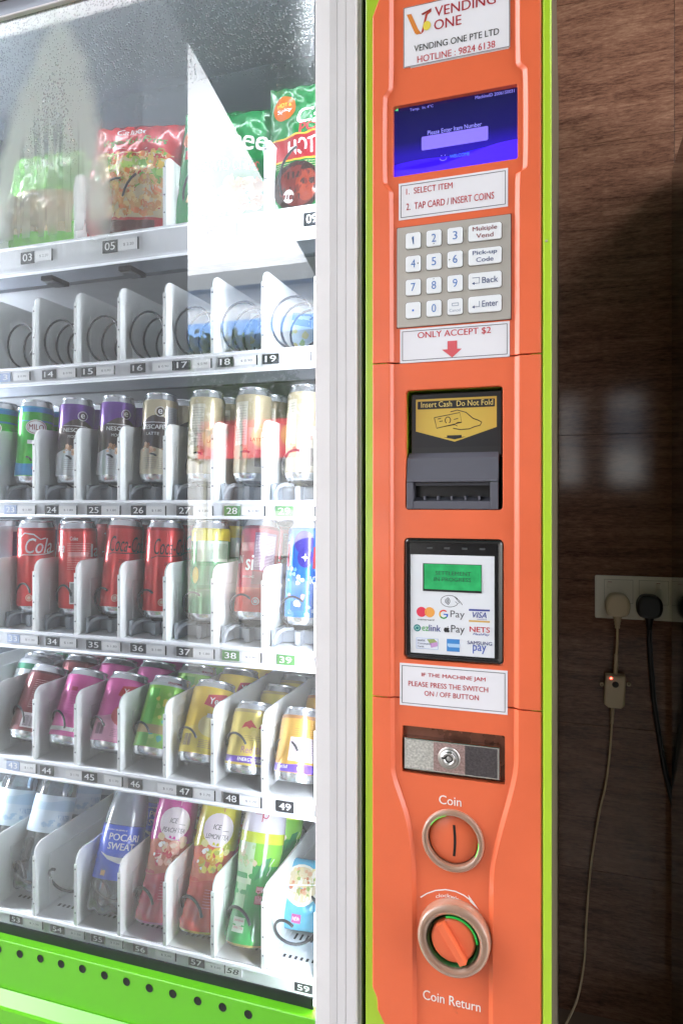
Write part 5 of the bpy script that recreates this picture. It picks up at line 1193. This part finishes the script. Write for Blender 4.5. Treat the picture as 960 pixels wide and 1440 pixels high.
row5(3, 'yellow can with a red logo, leaning back above the tag 47', F('ecc832'), yeo(F('ecc832'), F('e8d890'), F('f0d850')), 'yellow', turn=2)
row5(4, 'short gold energy drink can with red bulls above the tag 48', F('e0c860', .45), rb, 'rb', H4, R4, 24, 0, .002, yc=.862-D)
row5(5, 'short gold energy drink can turned to its back above the tag 49', F('d8a848', .45), rbback, 'rbback', H4, R4, 24, 0, .002, yc=.858-D)
n5 = {-2: ('rw', 'white and green'), -1: ('brown', 'dark maroon'), 0: ('pink', 'pink'), 1: ('pink', 'pink'), 2: ('lime', 'lime green'), 3: ('yellow', 'yellow'), 4: ('rb', 'gold energy drink'), 5: ('rbback', 'gold energy drink')}
for k in range(-2, 6):
    for q in (1, 2):
        ky, ds = n5[k]; sm_ = k > 3
        c = make_can('leaning %s can, %s in the lane of tag %s' % (ds, ('second', 'third')[q-1], nw(44+k)), H3, R3, None, [], key=ky)
        place(c, k, 5, .882-D+.076*q, 26-3*q, 20*q, 0.001, .0005, R4 if sm_ else R3)
# ---- bottles
def plastic(name, col, alpha, rough=.08):
    m = bpy.data.materials.new(name); m.use_nodes = True; n = m.node_tree.nodes; l = m.node_tree.links; n.remove(n['Principled BSDF'])
    tr = n.new('ShaderNodeBsdfTransparent'); tr.inputs[0].default_value = lin(col); df = n.new('ShaderNodeBsdfDiffuse'); df.inputs[0].default_value = lin(col)
    gl = n.new('ShaderNodeBsdfGlossy'); gl.inputs[1].default_value = rough; fz = n.new('ShaderNodeFresnel'); fz.inputs[0].default_value = 1.9
    m1 = n.new('ShaderNodeMixShader'); m1.inputs[0].default_value = alpha; m2 = n.new('ShaderNodeMixShader')
    l.new(tr.outputs[0], m1.inputs[1]); l.new(df.outputs[0], m1.inputs[2]); l.new(fz.outputs[0], m2.inputs[0]); l.new(m1.outputs[0], m2.inputs[1]); l.new(gl.outputs[0], m2.inputs[2]); l.new(m2.outputs[0], n['Material Output'].inputs[0]); return m
CLRB = plastic('bottle_clear', 'cfdbe4', .10); FROST = plastic('bottle_frosted', 'c8d2e0', .42, .2)
def ribbed(pr, z0, z1, n, amp):
    out = []
    for r, z in pr: out.append((r, z))
    r0 = [r for r, z in pr if z <= z0][-1]; ins = []
    for i in range(n*2+1): z = z0+(z1-z0)*i/(2*n); ins.append((r0-(amp if i % 2 else 0), z))
    return [p for p in out if p[1] < z0]+ins+[p for p in out if p[1] > z1]
NB = {}
def make_bottle(label, prof, mats_fn, art, key, cap=None, seg=44, petal=False, capz=None, matb=None, neckm=None, sleeve=None):
    root = empty('drink_bottle', (0, 0, 0), label, 'bottle')
    if key in NB:
        for ch in NB[key].children: c = ch.copy(); C.objects.link(c); c.parent = root
        return root
    mb = MB(); mb.lathe(prof, matb, seg, mats=[mats_fn((prof[i][1]+prof[i+1][1])/2) for i in range(len(prof)-1)])
    if petal:
        for i, (x, y, z) in enumerate(mb.v):
            if z < .045:
                a = math.atan2(y, x); q = 1-.10*(1-z/.045)*abs(math.cos(2.5*a))**3-.0; mb.v[i] = (x*q, y*q, z+.004*max(0, 1-z/.02)*abs(math.cos(2.5*a))**2)
    if not sleeve: draw(mb, art, can_surf(prof)); mb.build('bottle_body', root)
    else:
        mb.build('bottle_body', root); s_ = MB(); z0, z1, m_ = sleeve; rr = max(p[0] for p in prof)
        pts = [(rr+.0004, z0), (rr+.0006, z0+.001)]+[(rr+.0006, z0+(z1-z0)*i/6) for i in range(1, 6)]+[(rr+.0006, z1-.001), (rr+.0004, z1)]
        s_.lathe(pts, m_, seg); draw(s_, art, lambda s, t, lf: ((rr+.0006+lf)*math.sin(s/rr), -(rr+.0006+lf)*math.cos(s/rr), t)); s_.build('label_sleeve', root)
    if cap:
        c_ = MB(); c_.lathe([(0, capz), (.0145, capz), (.0145, capz+.014), (.013, capz+.016), (0, capz+.016)], cap, 28); c_.build('cap', root)
    NB[key] = root; return root
def arcp(r0, z0, r1, z1, n=7): return [(r1+(r0-r1)*math.cos(math.pi/2*i/n), z0+(z1-z0)*math.sin(math.pi/2*i/n)) for i in range(n+1)]
RB_ = .0325
waterp = [(0, .006), (.014, .003), (.024, 0), (.029, .003), (.031, .010), (.0315, .02), (.0290, .028), (.0315, .036), (.0290, .044), (.0315, .052), (.0290, .060), (.0315, .068), (.0295, .076), (.0318, .084), (.0320, .088), (.0320, .140)]+arcp(.0320, .142, .013, .186)+[(.013, .192)]
pocp = [(0, .008), (.012, .004), (.022, 0), (.028, .003), (.0305, .010), (.0315, .022), (.0300, .034), (.0318, .046), (.0318, .122)]+arcp(.0318, .124, .0125, .176, 9)+[(.0125, .182)]
poka = [(0, .003), (.024, .001), (.029, 0), (.0305, .003), (.0312, .012), (.0290, .020), (.0300, .024), (.0285, .034), (.0282, .04), (.0292, .046), (.0280, .052), (.0280, .058), (.0292, .064), (.0282, .07), (.0286, .078), (.0300, .086), (.0290, .092), (.0310, .100), (.0322, .112), (.0325, .128), (.0325, .142), (.0316, .154)]+arcp(.0312, .157, .0125, .190, 8)+[(.0125, .196)]
WL = mat('water_label', 'cfe0ee', .5); BLU = mat('pocari_blue', '1f4fd0', .3, coat=.4)
water_art = [('band', .118, .132, mat('water_stripe', 'b8d4ea', .5), 0, .003, 0), ('text', 'WATER', .014, .108, .022, .008, mat('water_ink', '7fa8d0', .5)), ('speck', -.02, .01, .092, .112, 10, [mat('w1', 'a8c8e4', .5), mat('w2', 'dceaf4', .5)], .006)]
poc_art = [('text', 'POCARI', .000, .105, .046, .0095, wht, .03), ('text', 'SWEAT', -.002, .0925, .040, .0095, wht, .03), ('poly', [(-.034, .083), (-.020, .079), (.0, .0775), (.018, .080), (.032, .087), (.032, .079), (.018, .072), (.0, .0695), (-.018, .074)], wht), ('rect', -.024, -.017, .052, .059, mat('tan_badge', 'd8b890', .5)), ('text', 'ION SUPPLY', -.012, .1145, .03, .002, wht)]
def bottle6(k, label, yc, lean, turn, key, dx=0, **kw):
    b = make_bottle(label, kw.pop('prof', None) or waterp, kw.pop('mf', lambda z: CLRB), kw.pop('art', []), key, **kw); place(b, k, 6, yc, lean, turn, dx, .0005, .03); return b
bottle6(-2, 'clear ribbed water bottle at the left edge of the bottom shelf', .885-D, 22, 0, 'water', art=water_art, sleeve=(.085, .140, WL), cap=mat('cap_white', 'e4e8ee', .4), capz=.190, petal=True)
bottle6(-1, 'clear ribbed water bottle with pale blue label above the tag 53', .880-D, 24, 8, 'water', -.002)
bottle6(1, 'clear sports drink bottle with a deep blue label above the tag 55', .866-D, 24, 0, 'pocari', -.004, prof=pocp, mf=lambda z: CLRB if z < .1 else FROST, art=poc_art, sleeve=(.047, .121, BLU), cap=mat('cap_blue', '2858c8', .4), capz=.18, petal=True)
def tea(top, mid, low, foot, txt, tcol, spk, logo):
    def mf(z): return foot if z < .006 else (low if z < .072 else (mid if z < .118 else top))
    art = [('band', .064, .080, mid, .003, 0, 1), ('ell', -.002, .134, .024, .022, mat('tea_oval_'+txt[:3], 'ece0e8', .35, coat=.4)) , ('band', .11, .12, top, .003, 0, 2), ('ell', -.002, .130, .021, .020, mat('tea_oval_'+txt[:3], 'ece0e8', .35)),
           ('text', 'ICE', -.004, .137, .012, .007, ink('2a2430'), .02, .25), ('text', txt, -.002, .124, .034, .0065, ink('2a2430'), .02, .25), ('line', [(.004, .1325), (.014, .1325)], .0007, ink('2a2430'))]
    art += [('speck', -.022, .022, .078, .114, 26, spk, .008), ('ring', .003, .100, .010, .003, spk[0]), ('lines', -.006, .014, .030, .056, 7, mat('tl'+txt[:3], 'e88aa0', .5)), ('lines', .020, .034, .020, .060, 9, ink('e0d0d0'))]
    art += [('ring', .006, .168, .0042, .0012, logo), ('rect', .0018, .0030, .158, .170, logo), ('lines', -.012, .0, .166, .169, 1, logo), ('speck', -.028, -.012, .08, .11, 5, [wht], .004)]
    return mf, art
G = lambda nm, c: mat(nm, c, .22, coat=.7, bump=.35, bscale=90)
mf, art = tea(G('peach_top', 'c8399a'), G('peach_mid', 'c8705a'), G('peach_low', 'c4264a'), G('peach_foot', 'b83a8a'), 'PEACH TEA', None, [G('pe1', 'f0b0a0'), G('pe2', 'e8d0a8'), G('pe3', 'd04a5a'), G('pe4', 'f4d8c8')], ink('e8b0d0'))
bottle6(2, 'pink peach tea bottle in a shiny sleeve above the tag 56', .872-D, 24, 0, 'peach', .002, prof=poka, mf=mf, art=art, cap=mat('cap_pink', 'c83a90', .4), capz=.194)
mf, art = tea(G('lem_top', 'd8ce34'), G('lem_mid', 'dc6a48'), G('lem_low', 'd2412e'), G('lem_foot', 'c8b440'), 'LEMON TEA', None, [G('le1', 'e8d850'), G('le2', 'f0e8a0'), G('le3', 'd8a030'), G('le4', 'b8c050')], ink('b03a40'))
bottle6(3, 'yellow and red lemon tea bottle in a shiny sleeve above the tag 57', .872-D, 25, 0, 'lemontea', 0, prof=poka, mf=mf, art=art, cap=mat('cap_yellow', 'd8c030', .4), capz=.194)
JG = G('jas_green', '2f9a4c'); JL = G('jas_lime', '7cc43c'); JY = G('jas_yellow', 'c8d83a'); JW = G('jas_white', 'd8d4e2'); JP = G('jas_pale', 'bcd8b0')
jart = [('rect', -.042, -.010, .075, .128, JP), ('speck', -.034, -.008, .085, .125, 14, [G('j1', 'd8c8a8'), G('j2', 'a8c890')], .006), ('rect', -.036, -.016, .045, .075, G('j3', 'a8d0a0')), ('rect', .000, .012, .052, .074, ink('a84a5a')), ('rect', .0008, .0112, .053, .073, ink('d8a0a8')), ('text', 'TEA', .006, .063, .008, .012, ink('a8323c')),
        ('line', [(.010, .068), (.016, .076), (.022, .076), (.020, .082), (.026, .079), (.030, .085)], .0012, wht), ('line', [(.014, .088), (.018, .096), (.016, .102), (.021, .110)], .001, wht), ('rect', -.030, -.010, .016, .034, G('j4', 'c8dcc8')), ('text', 'Jasmine', -.020, .030, .016, .004, ink('b83a4a')), ('text', 'Green Tea', -.020, .022, .017, .004, ink('b83a4a')),
        ('poly', [(-.006, .080), (.004, .108), (.016, .112), (.010, .090)], G('j5', '1f8048')), ('ring', -.002, .165, .0045, .0013, ink('b8304a')), ('rect', -.0070, -.0056, .156, .167, ink('b8304a')), ('lines', -.018, -.009, .164, .167, 1, ink('b8304a'))]
bottle6(4, 'green jasmine tea bottle with a white shoulder above the handwritten tag 58', .868-D, 24, 0, 'jasmine', 0, prof=poka, mf=lambda z: (G('jas_foot', 'b8a060') if z < .006 else JG if z < .10 else JL if z < .132 else JY if z < .144 else JW), art=jart, cap=mat('cap_w2', 'dcdce4', .4), capz=.194)
nm = {-2: ('water', 'clear water'), -1: ('water', 'clear water'), 0: ('water', 'clear water'), 1: ('pocari', 'blue sports drink'), 2: ('peach', 'pink tea'), 3: ('lemontea', 'lemon tea'), 4: ('jasmine', 'green tea')}
for k in range(-2, 5):
    ky, ds = nm[k]
    for q in ((1, 2) if k < 1 else (1,)):
        root = make_bottle('%s bottle, %s in the lane of tag %s' % (ds, 'second' if q == 1 else 'third', nw(54+k)), None, None, None, ky)
        place(root, k, 6, .878-D+.08*q+(.06 if k == 0 else 0), 20 if k else 10, 20*q, 0, .0005, .03)
# ---- bags
def make_bag(name, label, w_, h_, th_, base, art, seed, mat_edge=None, cat='snack packet', amp=1.):
    root = empty(name, (0, 0, 0), label, cat); rnd = random.Random(seed); from mathutils import noise
    def surf(s, t, lift, side=-1):
        u_ = max(0, min(1, s/w_+.5)); v_ = max(0, min(1, t/h_)); e = (math.sin(math.pi*u_)**.55 if 0 < u_ < 1 else 0)*(math.sin(math.pi*v_)**.42 if 0 < v_ < 1 else 0)
        nn = noise.noise(Vector((s*24+seed, t*24, seed)))*.006+noise.noise(Vector((s*70+seed, t*60, 3*seed)))*.0028+abs(noise.noise(Vector((s*45+t*30, t*12, seed+9))))*.005
        edge = math.exp(-min(v_, 1-v_)*22)*math.sin(s*260+seed)*.0016
        return (s*(1-.07*e), side*(th_/2*e+nn*amp*(.25+e)+lift)+edge*1.0+.004*math.sin(v_*3+seed), t)
    for nmz, side in (('front_film', -1), ('back_film', 1)):
        mb = MB(); N, M_ = 40, 52
        vs = [surf((i/N-.5)*w_, j/M_*h_, 0, side) for j in range(M_+1) for i in range(N+1)]
        fs = [(j*(N+1)+i, j*(N+1)+i+1, (j+1)*(N+1)+i+1, (j+1)*(N+1)+i) for j in range(M_) for i in range(N)]
        mb.add(vs, fs if side < 0 else [f[::-1] for f in fs], base, True)
        if side < 0: draw(mb, art, surf, .0004)
        mb.build(nmz, root)
    return root
def FB(nm, c): return mat(nm, c, .24, coat=.5, metal=.1)
def bag_place(o, px, row, yc, lean, turn, scale=1, dz=0, tilt=0, rad=.01):
    x = at(px, 700, yc)[0]; th = face_angle(x, yc+D); M = Matrix.Rotation(-R(lean), 4, 'X') @ Matrix.Rotation(R(tilt), 4, 'Y') @ Matrix.Rotation(th*.0+R(turn), 4, 'Z')
    o.location = (x, yc, FZ[row]+dz+rad*math.sin(R(lean))); o.rotation_euler = M.to_euler()
bw, bh = .150, .185
red_art = [('rect', -.062, .068, .030, .128, FB('vf_panel', 'd8c4a0')), ('speck', -.056, .060, .075, .130, 110, [FB('vg1', '6fa83c'), FB('vg2', 'e0b84a'), FB('vg3', 'd87a3c'), FB('vg4', 'a8c860'), FB('vg5', 'e8c890')], .010), ('speck', -.050, .056, .034, .088, 130, [FB('vf1', 'e0b070'), FB('vf2', 'd89858'), FB('vf3', 'eecb90'), FB('vf4', 'e88a58')], .009),
           ('band', .120, .126, FB('vf_red2', 'b81c26'), 0, 0, 0), ('rect', -.075, .075, .131, .185, FB('vf_red', 'c01e2a')), ('text', 'Calbee', -.004, .167, .055, .011, wht, .04), ('text', 'Vegetable Fries', -.000, .148, .112, .017, ink('3f9a4a'), .035, .15), ('lines', -.05, .03, .131, .137, 1, wht), ('rect', -.04, .05, .008, .026, FB('vf_dk', '5a1a1e'))]
b = make_bag('snack_bag', 'red vegetable fries packet with Calbee lettering over the tag 05', bw, bh, .042, FB('bag_red', 'c8202c'), red_art, 3); bag_place(b, 178, 1, .875-D, 8, 6, tilt=3)
grn = [('rect', -.06, .06, .03, .10, FB('gp', 'c8b890')), ('speck', -.05, .05, .035, .095, 40, [FB('g1', 'b89a6a'), FB('g2', 'd8c08a'), FB('g3', 'a87a50')], .014), ('rect', -.07, .07, .11, .165, FB('g4', '58a83a')), ('text', 'Calbee', 0, .15, .08, .016, wht, .03)]
b = make_bag('snack_bag', 'light green packet behind the fogged glass over the tag 03', .130, .175, .04, FB('bag_lime', '6cc83a'), grn, 5); bag_place(b, 55, 1, .88-D, 8, 4)
cal = [('ell', -.060, .140, .018, .018, FB('c_or', 'd87a3c')), ('text', 'Calbee', .004, .128, .110, .034, wht, .035, .1), ('rect', -.068, .068, .070, .098, FB('c_g2', '148048')), ('text', 'POTATO CHIPS', .0, .086, .10, .016, ink('d83a48'), .03), ('speck', -.055, .055, .02, .062, 50, [FB('c1', 'e0b870'), FB('c2', 'c88a48'), FB('c3', 'f0d8a0')], .014), ('rect', -.07, -.045, .105, .118, ink('c8303c'))]
b = make_bag('snack_bag', 'large emerald green Calbee packet behind the glare over the tag 07', .160, .185, .045, FB('bag_green', '0f8a46'), cal, 11); bag_place(b, 318, 1, .885-D, 6, 8, tilt=2)
hot = [('lines', -.06, .06, .064, .074, 3, ink('d8c8a0')), ('ell', -.052, .158, .017, .018, FB('h_or', 'd06a28')), ('text', 'HOT &', -.052, .163, .022, .006, ink('f0d848'), .03), ('text', 'Spicy', -.052, .154, .022, .007, wht, .03), ('text', 'Calbee', .018, .140, .100, .026, wht, .04, .2), ('text', 'POTATO', .018, .120, .090, .015, ink('b82838'), .05), ('rect', -.075, .075, .078, .110, FB('h_mr', '9a2430')), ('rect', -.075, .075, .110, .1125, FB('h_y', 'd8b040')), ('rect', -.075, .075, .0755, .078, FB('h_y', 'd8b040')), ('text', 'HOT & SPICY', .016, .094, .120, .021, wht, .05),
       ('ell', -.028, .040, .036, .034, FB('h_blk', '3a2a2c')), ('ell', -.026, .040, .030, .028, FB('h_sauce', '6a3030')), ('ell', -.014, .040, .016, .022, FB('h_meat', '8a3a2c')), ('ell', -.040, .026, .008, .009, FB('h_wh', 'd8d8d8')), ('speck', .012, .07, .012, .06, 30, [FB('h1', 'c88a48'), FB('h2', 'e0b070'), FB('h3', 'a83020')], .013)]
b = make_bag('snack_bag', 'green and maroon hot chilli potato packet over the tag 09, cut by the door frame', .150, .195, .045, FB('bag_green2', '12743a'), hot, 19); bag_place(b, 446, 1, .880-D, 6, 6)
for px, sd, m_, ar, lb in ((55, 31, FB('bag_lime', '6cc83a'), grn, 'light green packet, second in the lane over tag 03'), (178, 33, FB('bag_red', 'c8202c'), red_art[:1], 'red packet, second in the lane over tag 05'), (318, 37, FB('bag_green', '0f8a46'), cal[:1], 'emerald green packet, second in the lane over tag 07'), (430, 39, FB('bag_green2', '12743a'), hot[:1], 'green packet, second in the lane over tag 09')):
    b = make_bag('snack_bag', lb, .15, .19, .04, m_, ar, sd); bag_place(b, px, 1, .95-D, 5, -4); b.location.x = at(px, 700, .88-D)[0]+.006
nd = [('ell', -.022, .060, .028, .026, FB('n_wh', 'e8e4dc')), ('ell', -.021, .061, .024, .022, FB('n_bg', 'd8c8a8')), ('speck', -.04, .0, .046, .080, 34, [FB('n1', 'c87a58'), FB('n2', '9ab060'), FB('n3', 'e0d0a0'), FB('n4', 'd8a888')], .0045), ('rect', .012, .055, .03, .09, FB('n_b2', '2f9ad8')), ('rect', -.030, -.016, .012, .024, FB('n_pk', 'c05aa0')), ('text', 'NEW', -.023, .018, .011, .005, wht), ('line', [(-.05, .056), (-.01, .062), (.05, .068)], .0014, wht)]
b = make_bag('snack_bag', 'pale blue bun packet beside the empty hook over the tag 59', .100, .092, .05, FB('bag_sky', '58b4dc'), nd, 23); bag_place(b, 437, 6, .925-D, 24, 14, dz=.004)
for px, k in ((330, 4), (405, 5)):
    b = make_bag('snack_bag', 'pale packet with a blue stripe in the spiral lane of tag %s' % nw(14+k), .075, .085, .03, FB('bag_pale', 'cfe0ec'), [('rect', -.034, .034, .052, .072, FB('pb', '7c9ccc')), ('speck', -.02, .025, .01, .045, 16, [FB('pc', 'e0d890'), FB('pd', 'a8c888')], .007)], 41+k); bag_place(b, px, 2, .95-D, 4, 25, dz=.004)
